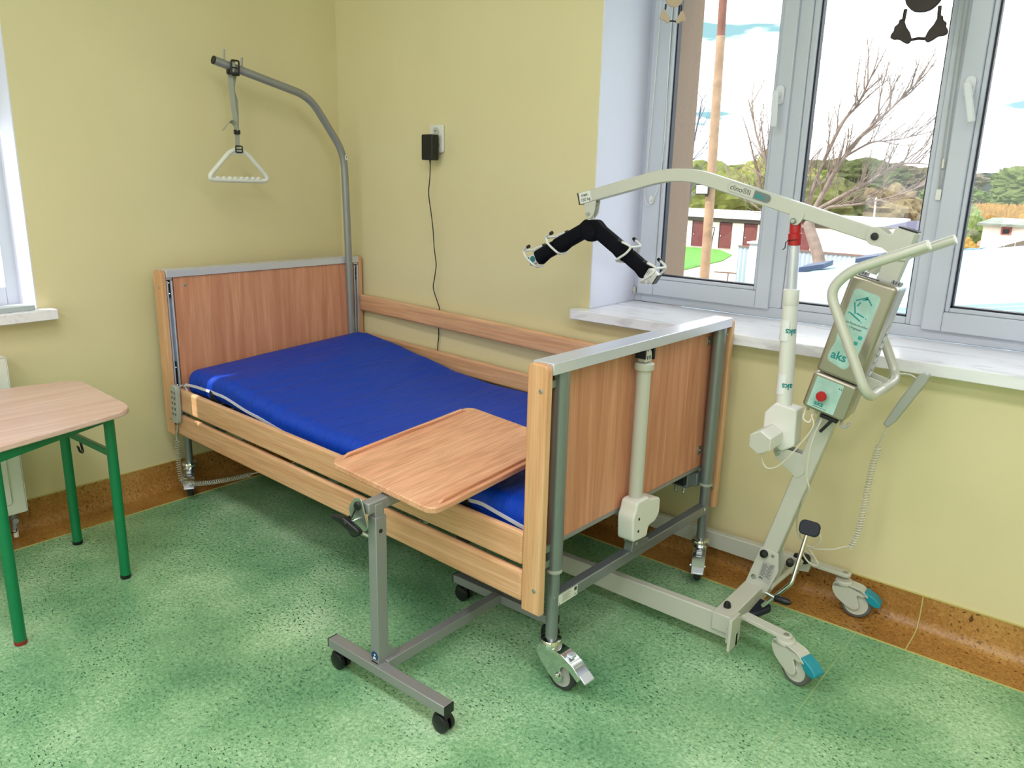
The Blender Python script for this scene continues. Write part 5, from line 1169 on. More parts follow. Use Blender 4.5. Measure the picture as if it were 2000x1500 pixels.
for i in range(4):
    a, b_ = Vector((*LEGS[i], 0.588)), Vector((*LEGS[(i+1) % 4], 0.588)); m.bar(a, b_, 0.022, 0.030)
m.build('frame', GREENP, dk, DO, bevel=0.002, split=False)
m = MB(); m.bar((0.270, -1.516, 0.452), (0.640, -1.516, 0.458), 0.016, 0.022); cbar = m.build('cross_rail', GREENP, dk, DO, bevel=0.002)
m = MB(); hp_ = Vector((0.40, -1.516, 0.443))
for s_ in (0, 0.012): m.tube(smooth_path([hp_+Vector((s_, 0, 0.0)), hp_+Vector((s_+0.004, 0.004, -0.040)), hp_+Vector((s_-0.02, 0.004, -0.050)), hp_+Vector((s_-0.036, 0.004, -0.028))], 0.014, 5), 0.0022, 8)
m.build('bag_hook', DARK, cbar, DO)

# ------------------------------------------------------------------ radiator under the left window
rd = thing('radiator', 'white panel radiator with valves under the left window', 'radiator', (0.06, -2.2, 0.10))
RD = rd.location
m = MB(); m.box(0.085, 0.098, -3.05, -1.613, 0.115, 0.712); m.box(0.030, 0.043, -3.05, -1.613, 0.115, 0.712)
m.build('panel', RADI, rd, RD, bevel=0.003)
m = MB()
y = -1.66
while y > -3.0:
    m.prism(rpoly([(y-0.030, 0.16), (y, 0.16), (y, 0.68), (y-0.030, 0.68)], 0.010, 3), (0.098, 0, 0), Y_, Z_, X_, 0.006, c=False); y -= 0.05
m.build('flute', RADI, rd, RD, bevel=0.004, segs=3)
m = MB(); m.box(0.028, 0.100, -1.613, -1.611, 0.118, 0.712); m.build('side_cover', RADI, rd, RD, bevel=0.001)
m = MB(); m.box(0.028, 0.100, -3.05, -1.613, 0.712, 0.715)
for k in range(26): m.box(0.040, 0.088, -1.63-0.054*k, -1.625-0.054*k, 0.715, 0.7165)
m.build('top_grille', RADI, rd, RD, split=False)
m = MB(); m.cyl((0.063, -1.611, 0.675), (0.063, -1.600, 0.675), 0.004, 8); m.build('bleed_valve', GALV, rd, RD)
for yy in (-1.700, -1.652):
    m = MB(); m.lathe((0.066, yy, 0.118), (0, 0, -1), [(0.011, 0), (0.011, 0.018), (0.014, 0.020), (0.014, 0.034), (0.010, 0.036), (0.010, 0.075)], 14)
    m.cyl((0.066, yy, 0.088), (0.098, yy-0.004, 0.088), 0.0105, 14); v_ = m.build('valve', SILVD, rd, RD, bevel=0.001, split=False)
    m = MB(); m.cyl((0.066, yy, 0.014), (0.066, yy, 0.045), 0.009, 14); m.build('pipe_sleeve', WHITEP, v_, RD)
m = MB(); m.tube(catmull([(0.072, -1.69, 0.07), (0.085, -1.675, 0.045), (0.08, -1.655, 0.04), (0.072, -1.65, 0.055)], 5), 0.0018, 6); m.build('wire', DARK, rd, RD)

# ------------------------------------------------------------------ wall socket and black power adapter
sk = thing('wall_socket', 'white double wall socket above the bed rail', 'socket', (0.685, 0, 1.545))
KO = sk.location
m = MB(); m.prism(rrect(0.082, 0.118, 0.010, 5), (0.684, -0.001, 1.536), X_, Z_, -Y_, 0.012, c=False); pt = m.build('plate', WHITEP, sk, KO, bevel=0.004, segs=3)
for zc in (1.562, 1.510):
    m = MB(); m.lathe((0.684, -0.0125, zc), -Y_, [(0.023, 0), (0.0235, 0.003), (0.021, 0.003), (0.0195, -0.0005)], 28); o_ = m.build('outlet', WHITEP, pt, KO)
    m = MB(); m.cyl((0.684, -0.012, zc), (0.684, -0.0135, zc), 0.0195, 24); m.build('recess', LGREY, o_, KO)
    m = MB(); m.cyl((0.684, -0.0135, zc+0.008), (0.684, -0.024, zc+0.008), 0.0024, 8); m.build('earth_pin', GALV, o_, KO)
pa = thing('power_adapter', 'black power adapter plugged in the socket with its cable hanging behind the rail', 'adapter', (0.685, -0.05, 1.50))
AO = pa.location
m = MB(); m.prism(rrect(0.066, 0.108, 0.006, 4), (0.684, -0.030, 1.498), X_, Z_, -Y_, 0.042, c=False); ab = m.build('housing', BLACKP, pa, AO, bevel=0.003)
m = MB(); m.cyl((0.684, -0.016, 1.512), (0.684, -0.031, 1.512), 0.0185, 22); m.build('plug', BLACKP, pa, AO)
m = MB(); m.cyl((0.687, -0.055, 1.446), (0.688, -0.054, 1.430), 0.0042, 10, 0.003); m.tube(catmull([(0.688, -0.054, 1.432), (0.685, -0.053, 1.38), (0.674, -0.050, 1.30), (0.686, -0.048, 1.22), (0.697, -0.046, 1.14), (0.702, -0.044, 1.06), (0.712, -0.042, 0.99), (0.700, -0.040, 0.93), (0.688, -0.036, 0.88), (0.705, -0.028, 0.82), (0.712, -0.022, 0.79), (0.702, -0.018, 0.76), (0.702, -0.016, 0.70), (0.700, -0.014, 0.65), (0.694, -0.014, 0.60), (0.69, -0.014, 0.50), (0.70, -0.03, 0.30)], 7), 0.0023, 8)
m.build('cable', BLACKP, pa, AO, split=False)

# ------------------------------------------------------------------ carved ornaments hanging in the window
DKW = mat('dark_stained_wood', (46, 34, 30), 0.6, var=0.3, vscale=30); PLW = mat('pale_plywood', (200, 176, 150), 0.6)
def ornament(name, lab, cx, y, zt, sc, mtl, cord_m, yaw=0.0):
    t = thing(name, lab, 'ornament', (cx, y, zt), 0, 'ornaments hanging in the window')
    u = Vector((math.cos(yaw), math.sin(yaw), 0)); w = Vector((-math.sin(yaw), math.cos(yaw), 0)); o = Vector((cx, y, zt)); T = t.location
    m = MB(); P = rpoly([(-0.055, 0.10), (-0.052, 0.02), (-0.025, -0.006), (0.0, -0.010), (0.025, -0.006), (0.052, 0.02), (0.055, 0.10), (0.03, 0.14), (-0.03, 0.14)], 0.02, 4)
    m.prism([(p*sc, q*sc) for p, q in P], o, u, Z_, w, 0.016*sc); bd = m.build('body', mtl, t, T, bevel=0.002)
    # scalloped foot shapes
    F_ = [(-0.018, -0.086), (-0.026, -0.098), (-0.038, -0.094), (-0.056, -0.082), (-0.072, -0.082), (-0.082, -0.076), (-0.080, -0.064), (-0.073, -0.056), (-0.074, -0.044), (-0.062, -0.036), (-0.062, -0.026), (-0.055, -0.022), (-0.046, -0.030), (-0.040, -0.046), (-0.026, -0.064)]
    for s_ in (-1, 1):
        m = MB(); m.prism([(s_*-1*p*sc, q*sc) for p, q in rpoly(F_, 0.005, 2)], o, u, Z_, w, 0.012*sc); m.build('foot', mtl, t, T, bevel=0.002)
        m = MB(); m.tube([o+u*s_*0.048*sc+Z_*0.004*sc, o+u*s_*0.050*sc-Z_*0.030*sc], 0.0055*sc, 8); m.build('knot', cord_m, t, T)
    m = MB(); m.tube([o-u*0.022*sc-Z_*0.086*sc, o-Z_*0.083*sc, o+u*0.022*sc-Z_*0.086*sc], 0.0045*sc, 8); m.build('link', cord_m, t, T)
    m = MB(); m.tube([o+Z_*0.14*sc, Vector((cx, y, WT-0.004))], 0.0015, 6); m.build('string', cord_m, t, T)
ornament('hanging_ornament', 'dark wooden ornament with two scalloped feet hanging in the right window', 2.560, 0.15, 1.900, 0.98, DKW, DKW)
ornament('hanging_ornament', 'pale plywood ornament with dark cord hanging by the left window reveal', 1.722, 0.15, 1.995, 0.62, PLW, DARK, 0.9)

# ------------------------------------------------------------------ outside: yard, sheds, trees and fields
GZ = -2.6
def ground(name, poly, z, m, label=None, cat=None):
    o = MB().prism(poly, (0, 0, z-0.05), X_, Y_, Z_, 0.05, c=False).build(name, m, smooth=0)
    return o
DIRT = mat('pale_dirt', (172, 154, 140), 0.95, var=0.18, vscale=0.9)
g = ground('ground_yard', [(-160, 0.7), (160, 0.7), (160, 480), (-420, 480)], GZ, mat('field_earth', (138, 118, 92), 0.95, var=0.25, vscale=0.12)); g['kind'] = 'structure'
g = ground('ground_drive', [(-24, 12), (2, 12), (2, 41.5), (-24, 41.5)], GZ+0.03, DIRT); g['kind'] = 'structure'
g = ground('lawn', [(-19.5, 40.9), (-16.7, 40.7), (-14.9, 38.3), (-13.9, 35), (-13.3, 29.9), (-15.5, 29.5), (-23, 36)], GZ+0.07, mat('bright_grass', (70, 126, 38), 0.9, var=0.4, vscale=7))
tag(g, 'bright green lawn in front of the white shed', 'lawn', kind='stuff')
g = ground('field_meadow', [(-420, 150), (160, 150), (160, 245), (-420, 245)], GZ+0.06, mat('meadow_green', (96, 134, 58), 0.95, var=0.2, vscale=0.08)); g['kind'] = 'structure'
g = ground('grass_verge', [(-12.0, 27.5), (-8.6, 27.0), (-8.0, 22.5), (-10.5, 22.8)], GZ+0.08, MATS['bright_grass']); tag(g, 'patch of grass beside the corrugated fence', 'grass', kind='stuff')
# ochre reed field: many stalk tufts standing as one mass
rnd = random.Random(3)
m = MB()
for k in range(2600):
    y = rnd.uniform(84, 150); x = -0.25*(y-60)-rnd.uniform(-14, 8)*1.0; h = rnd.uniform(0.9, 1.5); w = rnd.uniform(0.10, 0.24); a = rnd.uniform(0, PI)
    c = Vector((x, y, GZ)); u = Vector((math.cos(a), math.sin(a), 0))*w; m.add([c-u, c+u, c+u*0.6+Z_*h+X_*0.1, c-u*0.5+Z_*h*0.92, c+Vector((-u.y, u.x, 0)), c-Vector((-u.y, u.x, 0)), c+Z_*h*1.05], [(0, 1, 2, 3), (4, 5, 6)])
o = m.build('reed_field', mat('ochre_reed', (160, 126, 66), 0.9, var=0.25, vscale=0.5), smooth=0, split=False); tag(o, 'ochre field of dry reeds behind the small white outbuilding', 'reeds', kind='stuff')

def foliage(name, label, cat, c, r, col, seed, group=None, kind=None, lumps=5, sub=4):
    bm = bmesh.new(); bmesh.ops.create_icosphere(bm, subdivisions=sub, radius=1.0)
    sd_ = Vector((seed*3.1, seed*1.7, seed*0.9)); mr = max(r)
    for v in bm.verts:
        p = v.co.copy(); n_ = mnoise.fractal(p*1.6+sd_, 1.0, 2.0, 4); q = mnoise.noise(p*lumps+sd_); q2 = mnoise.noise(p*lumps*2.7+sd_)
        s_ = 1+0.28*n_+0.16*q+0.12*q2; v.co = Vector((p.x*r[0]*s_, p.y*r[1]*s_, max(-1.0, p.z)*r[2]*s_))+Vector(c)
    me = bpy.data.meshes.new(name); bm.to_mesh(me); bm.free()
    me.materials.append(mat('leaf_%d_%d_%d' % col, col, 0.95, spec=0.1, var=0.35, vscale=5.0/mr*1.6, bump=0.9, bscale=14/mr))
    o = bpy.data.objects.new(name, me); C.objects.link(o); tag(o, label, cat, group, kind); return o
def twig(mb, p, d, L, r, depth, rnd, n=4, droop=0.0, spread=0.7):
    pts = [p.copy()]; q = p.copy(); dd = d.normalized(); k = 5 if depth > 1 else 3
    for i in range(k):
        dd = (dd+Vector((rnd.uniform(-1, 1), rnd.uniform(-1, 1), rnd.uniform(-0.6, 1)))*0.16+Z_*0.03).normalized(); q = q+dd*L/k; pts.append(q.copy())
        if depth > 0 and (i > 0 or depth > 2):
            for _ in range(2 if depth > 1 else rnd.choice((1, 1, 2))):
                nd = (dd+Vector((rnd.uniform(-1, 1), rnd.uniform(-1, 1), rnd.uniform(-0.5, 1)))*spread).normalized()
                twig(mb, q.copy(), nd, L*rnd.uniform(0.38, 0.6), r*0.55*(1-i/(k+2)), depth-1, rnd, 3 if depth < 3 else 4, droop, spread)
    mb.tube(pts, r, n, rf=lambda t: 1-0.65*t, caps=False)
BARK = mat('grey_brown_bark', (124, 110, 104), 0.9, var=0.25, vscale=6)
BARKD = mat('brown_bark', (84, 66, 60), 0.9)
# large bare tree behind the metal roof
rn = random.Random(11); mt_ = MB()
tr_ = [Vector(q) for q in ((-4.10, 20, GZ), (-4.12, 20, -1.6), (-4.17, 20, -0.88), (-4.36, 20, -0.33), (-4.60, 20, 0.21), (-4.56, 20, 0.56))]
mt_.tube(catmull(tr_, 4), 0.19, 10, rf=lambda t: 1-0.3*t)
LIMBS = [([(-4.56, 20, 0.5), (-4.40, 20, 0.89), (-4.12, 19.9, 1.47), (-3.80, 19.8, 2.07), (-3.41, 19.8, 2.62), (-2.87, 19.9, 3.20), (-2.37, 20, 3.8)], 0.085),
         ([(-4.56, 20, 0.56), (-3.86, 20, 1.0), (-3.25, 20.1, 1.38), (-2.90, 20.1, 1.62), (-2.44, 20.2, 1.88), (-2.07, 20.2, 1.9)], 0.062),
         ([(-4.52, 20, 0.45), (-4.1, 20, 0.72), (-3.70, 19.9, 0.78), (-3.06, 19.8, 0.90), (-2.33, 19.8, 1.12), (-1.77, 19.8, 1.39)], 0.055),
         ([(-4.73, 20, 0.5), (-4.70, 20.1, 0.9), (-4.50, 20.1, 1.73), (-4.10, 20.2, 2.92), (-3.78, 20.3, 3.42), (-3.50, 20.3, 4.22)], 0.075),
         ([(-4.62, 20, 0.2), (-4.78, 19.9, 0.76), (-4.90, 19.9, 1.73), (-4.75, 19.8, 2.73), (-4.90, 19.8, 3.84)], 0.065),
         ([(-3.80, 19.9, 2.07), (-3.27, 20, 2.40), (-2.89, 20, 2.45), (-2.46, 20, 2.51), (-2.18, 20, 2.61)], 0.035),
         ([(-4.60, 20, 0.3), (-5.3, 20, 0.9), (-5.9, 20, 1.7), (-6.4, 20, 2.7), (-6.6, 20, 3.5)], 0.06),
         ([(-4.55, 20, 0.1), (-5.4, 20.2, 0.35), (-6.2, 20.2, 0.6), (-6.9, 20.2, 1.2)], 0.05)]
for L_, r_ in LIMBS:
    pts = catmull([Vector(q) for q in L_], 5); mt_.tube(pts, r_, 6, rf=lambda t: 1-0.75*t, caps=False)
    for i in range(4, len(pts)):
        if rn.random() < 0.85:
            d = (pts[i]-pts[i-1]).normalized(); nd = (d+Vector((rn.uniform(-1, 1), rn.uniform(-0.6, 0.6), rn.uniform(-0.6, 1.1)))*0.85).normalized()
            twig(mt_, pts[i], nd, rn.uniform(0.6, 1.35), max(0.014, r_*0.30), 2, rn)
    twig(mt_, pts[-1], (pts[-1]-pts[-3]).normalized(), 0.6, r_*0.25, 2, rn)
o = mt_.build('bare_tree', BARK, smooth=70, split=False); tag(o, 'large leaning bare tree with spreading branches behind the metal roof', 'tree')
def bare_tree(label, x, y, h, seed, spread=0.7, mtl=BARKD, depth=3, stems=1, z0=GZ, r0=0.10, group=None):
    rn_ = random.Random(seed); m_ = MB()
    for s_ in range(stems):
        b_ = Vector((x+rn_.uniform(-.5, .5)*(stems > 1), y+rn_.uniform(-.5, .5)*(stems > 1), z0)); d_ = Vector((rn_.uniform(-.25, .25), rn_.uniform(-.2, .2), 1)).normalized()
        q = b_.copy(); pts = [q.copy()]
        for k in range(9):
            d_ = (d_+Vector((rn_.uniform(-1, 1), rn_.uniform(-1, 1), 0.4))*0.09).normalized(); q = q+d_*h/9; pts.append(q.copy())
            if k > 1:
                for _ in range(2 if stems > 1 else 3):
                    a_ = rn_.uniform(0, 2*PI); nd = Vector((math.cos(a_)*spread, math.sin(a_)*spread, rn_.uniform(0.5, 1.0))).normalized()
                    twig(m_, q.copy(), nd, h*0.30*(1.05-k/13), r0*0.30*(1-k/13), depth-1, rn_)
        m_.tube(pts, r0, 6, rf=lambda t: 1-0.85*t, caps=False)
    o = m_.build('bare_tree', mtl, smooth=70, split=False); tag(o, label, 'tree', group); return o
bare_tree('upright many-stemmed bare tree standing behind the long white shed', -17.9, 50.5, 8.4, 5, 0.75, stems=5, r0=0.13)
bare_tree('bluish bare tree beside the stucco pier behind the utility pole', -14.3, 30, 7.6, 9, 0.95, mat('blue_grey_bark', (80, 82, 104), 0.9), stems=3, r0=0.12)
bare_tree('small bare tree growing before the pale pink house', -5.9, 48, 3.2, 21, 0.9, BARK, depth=3, r0=0.06)
bare_tree('thin young bare tree standing in the brown field', -10.9, 69, 3.6, 23, 0.8, BARK, depth=3, r0=0.06)
# bushes and woodland edge
BU = [(-25.5, 57, 4.2, 3.0, (98, 106, 54), 'olive green rounded bush at the left end behind the white shed'), (-22.6, 64, 3.6, 3.4, (116, 120, 62), 'yellow green bush behind the floodlight pole'),
      (-17.6, 58.5, 3.2, 2.6, (84, 88, 54), 'dull green bush behind the middle of the white shed'), (-14.6, 65, 3.0, 2.2, (112, 100, 76), 'sandy brown bush at the right end behind the white shed')]
for k, (x, y, rx, rz, col, lab) in enumerate(BU): foliage('bush', lab, 'bush', (x, y, GZ+rz*0.7), (rx, 2.4, rz), col, k+1, 'bushes behind the white shed')
rnd = random.Random(5)
specs = [(-66, 165, 15, 6.6, (88, 102, 48)), (-52, 170, 13, 7.4, (66, 74, 46)), (-41.5, 172, 9, 6.3, (76, 70, 54)), (-33, 168, 8, 5.6, (92, 86, 72)), (-26.5, 150, 5.0, 3.4, (76, 94, 48)), (-16.5, 165, 7, 6.5, (84, 96, 56)), (-9, 176, 8, 7.4, (70, 86, 46)), (-80, 172, 13, 6.4, (80, 70, 60))]
names = ['yellow green tree clump behind the large bare tree', 'dark olive tree clump right of the large bare tree trunk', 'brown green tree clump near the bead chain mullion', 'greyish tree clump seen at the right edge of the middle pane', 'light green low bush at the left edge of the right pane', 'sage green tree beside the far house', 'mid green tree at the right edge of the landscape', 'brown bare thicket left of the large bare tree']
for k, ((x, y, rx, rz, col), lab) in enumerate(zip(specs, names)):
    y2 = (166, 184, 202, 218, 160, 184, 202, 148)[k]; f_ = (y2+2.6)/(y+2.6); x = 3.26+(x-3.26)*f_
    foliage('tree_clump', lab, 'trees', (x, y2, GZ+rz*0.5*f_), (rx*f_, 4.5, rz*0.62*f_), col, k+20, lumps=7, sub=5)
o = foliage('hedge', 'ochre flowering shrub in front of the small white outbuilding', 'shrub', (-4.35, 40.5, GZ+0.75), (0.85, 0.7, 0.80), (140, 112, 56), 77)
o = foliage('bush', 'pale green spring bush left of the small white outbuilding', 'bush', (-7.6, 55.5, GZ+1.5), (1.5, 1.2, 1.6), (104, 122, 68), 78)
# distant forest ridge as one mass
m = MB(); rnd = random.Random(8); P = []; N = 160
for j in range(3):
    for i in range(N+1):
        x = -230+300*i/N; h = 6.4+1.3*mnoise.noise(Vector((x*0.05, 0, 2)))+0.9*mnoise.noise(Vector((x*0.35, j, 5)))+0.6*mnoise.noise(Vector((x*1.1, j, 7))); h += 1.8*max(0, min(1, (x+62)/30))-0.9*max(0, min(1, (x+60)/-60))
        P += [(x, 262+j*8, GZ), (x, 262+j*8+1.5*mnoise.noise(Vector((x*0.6, j, 1))), GZ+h*(1-0.12*j)+j*0.9)]
F = []
for j in range(3):
    for i in range(N): a = (j*(N+1)+i)*2; F.append((a, a+2, a+3, a+1))
for j in range(2):
    for i in range(N): a = (j*(N+1)+i)*2+1; b_ = a+(N+1)*2; F.append((a, a+2, b_+2, b_))
m.add(P, F); o = m.build('forest_ridge', mat('distant_forest', (58, 68, 66), 0.95, spec=0.05, var=0.4, vscale=0.25, bump=1, bscale=2), smooth=20, split=False); tag(o, 'dark distant forest ridge along the horizon', 'forest', kind='stuff')
# far house
t = thing('farmhouse', 'small far white house with grey roof in front of the forest ridge', 'house', (-33.3, 246, 1.2))
m = MB(); m.box(-34.6, -32.0, 244, 249, GZ, 2.4); m.build('wall', mat('white_render', (232, 228, 222), 0.8), t, t.location, smooth=0)
m = MB(); m.prism([(-35.0, 2.3), (-31.6, 2.3), (-33.3, 4.2)], (0, 246.5, 0), X_, Z_, Y_, 6); m.build('roof', mat('slate_grey_roof', (84, 84, 104), 0.6), t, t.location, smooth=0)
# long white shed with red doors
WREND = MATS['white_render']
t = thing('long_shed', 'long white shed with three dark red doors behind the lawn', 'shed', (-14.6, 42, GZ)); TL = t.location
m = MB(); m.box(-22.5, -8.7, 42, 47, GZ, -1.05); m.build('wall', mat('whitewashed_wall', (226, 220, 212), 0.85, var=0.05, vscale=1.5), t, TL, smooth=0)
m = MB(); m.box(-22.6, -8.6, 41.93, 42.0, -1.05, -0.78); m.build('fascia', mat('grey_fascia', (90, 82, 80), 0.8), t, TL, smooth=0)
m = MB(); m.prism([(41.6, -0.80), (41.6, -0.66), (47.4, -0.52), (47.4, -0.66)], (-22.8, 0, 0), Y_, Z_, X_, 14.4, c=False); m.build('roof', mat('pale_sheet_roof', (170, 172, 178), 0.6), t, TL, smooth=0)
DOORM = mat('dark_red_door', (96, 40, 42), 0.6, var=0.15, vscale=6)
for k, (x0, x1) in enumerate(((-19.15, -18.40), (-17.40, -16.68), (-15.88, -15.15), (-12.63, -12.08))):
    m = MB(); m.box(x0, x1, 41.94, 42.02, -2.53, -1.08); d_ = m.build('door', DOORM, t, TL, smooth=0)
    m = MB(); m.box(x0-0.05, x0, 41.93, 42.02, -2.55, -1.03); m.box(x0-0.05, x1+0.02, 41.93, 42.02, -1.08, -1.03); m.build('door_frame', DARK, t, TL, smooth=0, split=False)
    m = MB(); m.box(x0+0.06, x0+0.10, 41.90, 41.94, -1.86, -1.80); m.build('handle', LGREY, d_, TL)
# dark roofed barns beyond
for nm, lab, x0, x1, y, z0, z1, dpt in (('barn', 'far barn with dark grey roof in the brown field', -19.9, -15.0, 70, -1.52, -0.85, 5), ('barn', 'nearer barn with slate blue roof behind the white shed', -13.1, -9.3, 55, -1.72, -1.02, 5)):
    t = thing('barn', lab, 'barn', ((x0+x1)/2, y, GZ), 0, 'dark roofed barns in the field'); m = MB(); m.box(x0+0.2, x1-0.2, y+0.3, y+dpt, GZ, z0); m.build('wall', WREND, t, t.location, smooth=0)
    m = MB(); m.prism([(y, z0-0.05), (y, z0), (y+dpt/2, z1), (y+dpt+0.3, z0), (y+dpt+0.3, z0-0.05)], (x0, 0, 0), Y_, Z_, X_, x1-x0, c=False); m.build('roof', mat('slate_blue_roof', (58, 58, 84), 0.6), t, t.location, smooth=0)
# small outbuilding with red window
t = thing('outbuilding', 'small white outbuilding with a red framed window', 'outbuilding', (-2, 45, GZ)); TL = t.location
m = MB(); m.box(-4.35, 1.5, 45, 49, GZ, -0.58); m.build('wall', MATS['whitewashed_wall'], t, TL, smooth=0)
m = MB(); m.prism([(44.7, -0.58), (44.7, -0.46), (49.3, -0.30), (49.3, -0.42)], (-4.6, 0, 0), Y_, Z_, X_, 6.4, c=False); m.build('roof', mat('lichen_roof', (110, 116, 108), 0.8, var=0.3, vscale=2), t, TL, smooth=0)
m = MB(); stile = [(-3.52, -3.44), (-3.14, -3.06)]
for p, q in stile: m.box(p, q, 44.93, 45.02, -0.99, -0.63)
m.box(-3.52, -3.06, 44.92, 45.02, -0.70, -0.62); m.box(-3.52, -3.06, 44.92, 45.02, -0.99, -0.95); wf = m.build('window_frame', mat('red_window_frame', (140, 58, 50), 0.6), t, TL, smooth=0, split=False)
m = MB(); m.box(-3.44, -3.14, 44.97, 45.01, -0.95, -0.70); m.build('pane', mat('dark_pane', (40, 38, 44), 0.1), wf, TL, smooth=0)
t = thing('pink_house', 'pale pink low house beyond the ochre shrub', 'house', (-7.5, 60, GZ)); m = MB(); m.box(-9.0, -6.55, 60, 64, GZ, -1.75); m.build('wall', mat('pale_pink_wall', (176, 152, 142), 0.8), t, t.location, smooth=0)
m = MB(); m.prism([(59.7, -1.78), (62, -1.15), (64.3, -1.78)], (-9.2, 0, 0), Y_, Z_, X_, 2.85, c=False); m.build('roof', mat('faded_tile_roof', (130, 100, 90), 0.8, var=0.15, vscale=3), t, t.location, smooth=0)
for x in (-8.6, -8.0, -7.3): m = MB(); m.box(x, x+0.35, 59.95, 60.02, -2.3, -1.95); m.build('window', MATS['dark_pane'], t, t.location, smooth=0)
# fences
FEN = mat('pale_blue_sheet', (160, 174, 188), 0.5)
t = thing('corrugated_fence', 'pale blue corrugated fence at the foot of the large bare tree', 'fence', (-5.8, 26, GZ)); m = MB()
P = []; nx_ = 120
for j in (0, 1):
    for i in range(nx_+1): x = -9.2+4.7*i/nx_; P.append((x, 26+0.02*math.sin(i*1.57), GZ if j == 0 else -1.02-0.012*(i/nx_)))
m.add(P, [(i, i+1, nx_+2+i, nx_+1+i) for i in range(nx_)]); sh_ = m.build('sheet', FEN, t, t.location, smooth=0); so_ = sh_.modifiers.new('thick', 'SOLIDIFY'); so_.thickness = 0.02
m = MB(); m.box(-9.2, -4.5, 25.93, 25.99, -1.03, -0.97); m.build('rail', mat('brown_rail', (110, 88, 84), 0.7), t, t.location)
t = thing('metal_container', 'pale blue metal cabinet standing at the yard edge', 'cabinet', (-7.4, 24, GZ)); m = MB(); m.box(-7.95, -6.9, 24, 25, GZ, -0.72); m.build('body', FEN, t, t.location, bevel=0.02); m = MB(); m.box(-8.02, -6.85, 23.93, 25.05, -0.72, -0.66); m.build('lid', GREYP, t, t.location)
t = thing('board_fence', 'dark weathered board fence beside the outbuilding', 'fence', (-1.2, 30, GZ)); m = MB()
for i in range(9):
    x = -1.85+0.32*i; z = -0.86+0.125*i; m.add([(x, 30, GZ), (x+0.30, 30, GZ), (x+0.30, 30.04, GZ), (x, 30.04, GZ), (x, 30, z), (x+0.30, 30, z+0.117), (x+0.30, 30.04, z+0.117), (x, 30.04, z)], [(3,2,1,0),(4,5,6,7),(0,1,5,4),(1,2,6,5),(2,3,7,6),(3,0,4,7)])
m.build('boards', mat('weathered_board', (92, 84, 74), 0.9), t, t.location, smooth=0, split=False)
m = MB(); P = []
for i in range(9):
    for j in range(4): P.append((-1.85+0.075*i, 26+0.25*j, -0.62+0.05*mnoise.noise(Vector((i*0.7, j, 3)))+0.012*i))
m.add(P, [(i*4+j, i*4+j+1, (i+1)*4+j+1, (i+1)*4+j) for i in range(8) for j in range(3)]); o = m.build('tarpaulin', mat('blue_tarpaulin', (50, 100, 150), 0.5)); o.modifiers.new('t', 'SOLIDIFY').thickness = 0.02; tag(o, 'crumpled blue tarpaulin beyond the edge of the metal roof', 'tarpaulin')
# neighbouring corrugated metal roof just below the window
def rz_(x): return 0.189+0.17*(x-1.336)
t = thing('annex_building', 'low annex with pale blue corrugated metal roof below the window', 'building', (2, 10, GZ)); TL = t.location
P = []; F = []; prof = []; y = 1.0
while y < 18.0: prof += [(y, 0), (y+0.05, 0.035), (y+0.11, 0.035), (y+0.16, 0)]; y += 0.32
for (y, dz) in prof: P += [(-2.78-0.02*(y-12), y, rz_(-2.78)+dz), (9.5, y, rz_(9.5)+dz)]
for i in range(len(prof)-1): F.append((2*i, 2*i+1, 2*i+3, 2*i+2))
m = MB().add(P, F); ro_ = m.build('metal_roof', mat('pale_blue_sheet_roof', (140, 172, 190), 0.38, 0.1), t, TL, smooth=20); ro_.modifiers.new('t', 'SOLIDIFY').thickness = 0.02
m = MB(); m.add([(-2.5, 1.3, GZ), (9.3, 1.3, GZ), (9.3, 17.8, GZ), (-2.5, 17.8, GZ), (-2.5, 1.3, rz_(-2.5)-0.05), (9.3, 1.3, rz_(9.3)-0.05), (9.3, 17.8, rz_(9.3)-0.05), (-2.5, 17.8, rz_(-2.5)-0.05)], [(3,2,1,0),(4,5,6,7),(0,1,5,4),(1,2,6,5),(2,3,7,6),(3,0,4,7)]); m.build('wall', WREND, t, TL, smooth=0)
for (x0, x1, y0) in ((-2.62, -2.22, 14.0), (-2.15, -1.74, 16.2)):
    m = MB(); m.add([(x0, y0, rz_(x0)+0.04), (x1, y0+0.3, rz_(x1)+0.06), (x1, y0+0.9, rz_(x1)+0.10), (x0, y0+0.6, rz_(x0)+0.08), (x0, y0, rz_(x0)+0.14), (x1, y0+0.3, rz_(x1)+0.16), (x1, y0+0.9, rz_(x1)+0.20), (x0, y0+0.6, rz_(x0)+0.18)], [(3,2,1,0),(4,5,6,7),(0,1,5,4),(1,2,6,5),(2,3,7,6),(3,0,4,7)]); m.build('ridge_cap', mat('blue_sheet', (52, 66, 96), 0.5), t, TL, smooth=0)
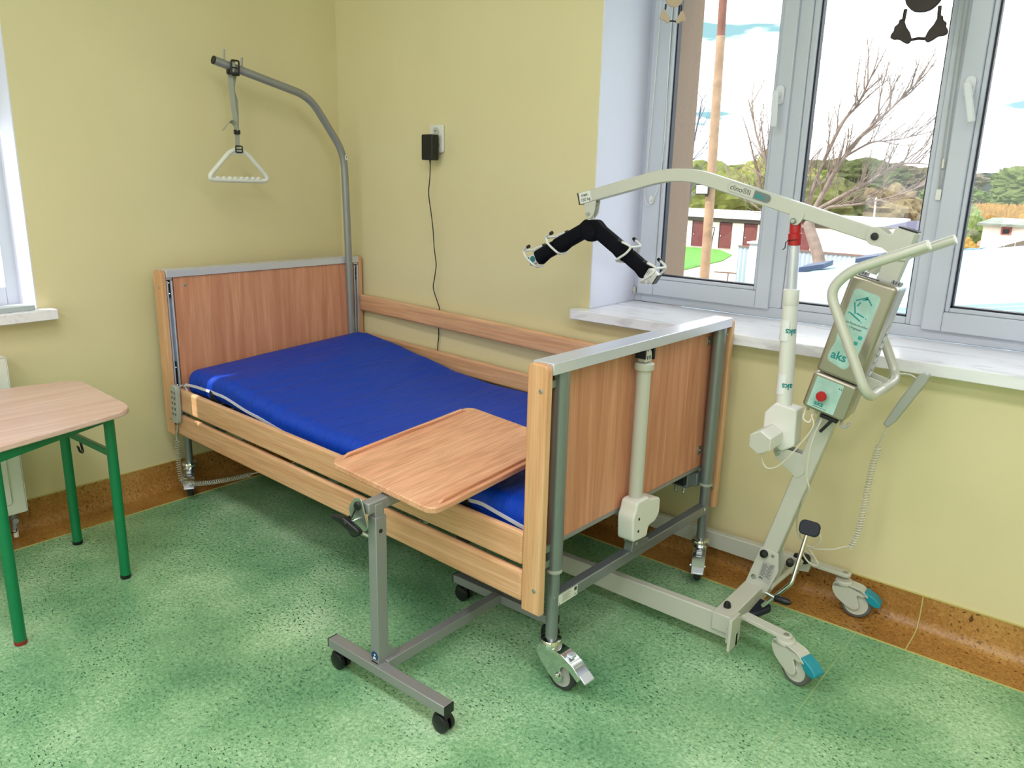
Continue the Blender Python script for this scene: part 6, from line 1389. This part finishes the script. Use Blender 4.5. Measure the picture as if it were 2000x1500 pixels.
# wooden utility pole with floodlight
t = thing('utility_pole', 'tall weathered wooden utility pole with a floodlight in the yard', 'pole', (-5.68, 16, GZ)); TL = t.location
m = MB(); m.tube([(-5.655, 16, GZ), (-5.70, 16, 0.5), (-5.755, 16, 3.0), (-5.785, 16, 4.65)], 0.125, 14, rf=lambda q: 1-0.18*q); m.build('lower_trunk', mat('weathered_pine', (148, 122, 100), 0.85, var=0.2, vscale=5), t, TL, smooth=60)
m = MB(); m.tube([(-5.785, 16, 4.60), (-5.81, 16, 5.6), (-5.86, 16, 8.0)], 0.095, 12); m.build('upper_trunk', mat('red_brown_pine', (110, 72, 62), 0.85, var=0.2, vscale=5), t, TL, smooth=60)
m = MB(); m.obox((-5.83, 15.80, 1.145), (1, 0, 0.03), (0, 1, 0), (0, 0, 1), 0.36, 0.06, 0.26); fl = m.build('floodlight', BLACKP, t, TL, bevel=0.01)
m = MB(); m.obox((-5.83, 15.765, 1.145), (1, 0, 0.03), (0, 1, 0), (0, 0, 1), 0.30, 0.006, 0.20); m.build('lens', WHITEP, fl, TL); m = MB(); m.bar((-5.75, 15.83, 1.0), (-5.72, 15.95, 1.02), 0.04, 0.05); m.bar((-5.60, 15.9, 1.25), (-5.45, 15.85, 1.24), 0.10, 0.09); m.build('bracket', DARK, fl, TL)
for (lab, a, b_) in (('thin rusty clothes-line bar at the yard edge', (-9.95, 25.7, -2.02), (-9.00, 26.1, -2.03)), ('thin rusty clothes-line bar before the blue cabinet', (-10.25, 28.7, -2.0), (-9.6, 29.3, -2.0))):
    t = thing('clothes_line_bar', lab, 'bar', ((a[0]+b_[0])/2, (a[1]+b_[1])/2, GZ), 0, 'clothes-line bars in the yard'); m = MB(); m.bar(a, b_, 0.04, 0.04); m.build('bar', mat('rusty_pipe', (112, 84, 78), 0.8), t, t.location); m = MB(); c_ = (Vector(a)+Vector(b_))/2; m.cyl((c_.x, c_.y, GZ), c_, 0.022, 8); m.build('post', MATS['rusty_pipe'], t, t.location)
t = thing('lamp_post', 'thin dark post with a short arm on the lawn', 'post', (-14.6, 35, GZ)); m = MB(); m.tube([(-14.62, 35, GZ), (-14.56, 35, -1.6), (-14.47, 35, -0.96), (-15.0, 35, -0.90)], 0.03, 8); m.build('post', DARK, t, t.location)
t = thing('white_mast', 'slim white mast in front of the far barn', 'mast', (-11.1, 50, GZ)); m = MB(); m.cyl((-11.05, 50, GZ), (-11.15, 50, 0.56), 0.05, 8); m.build('mast', WHITEP, t, t.location)
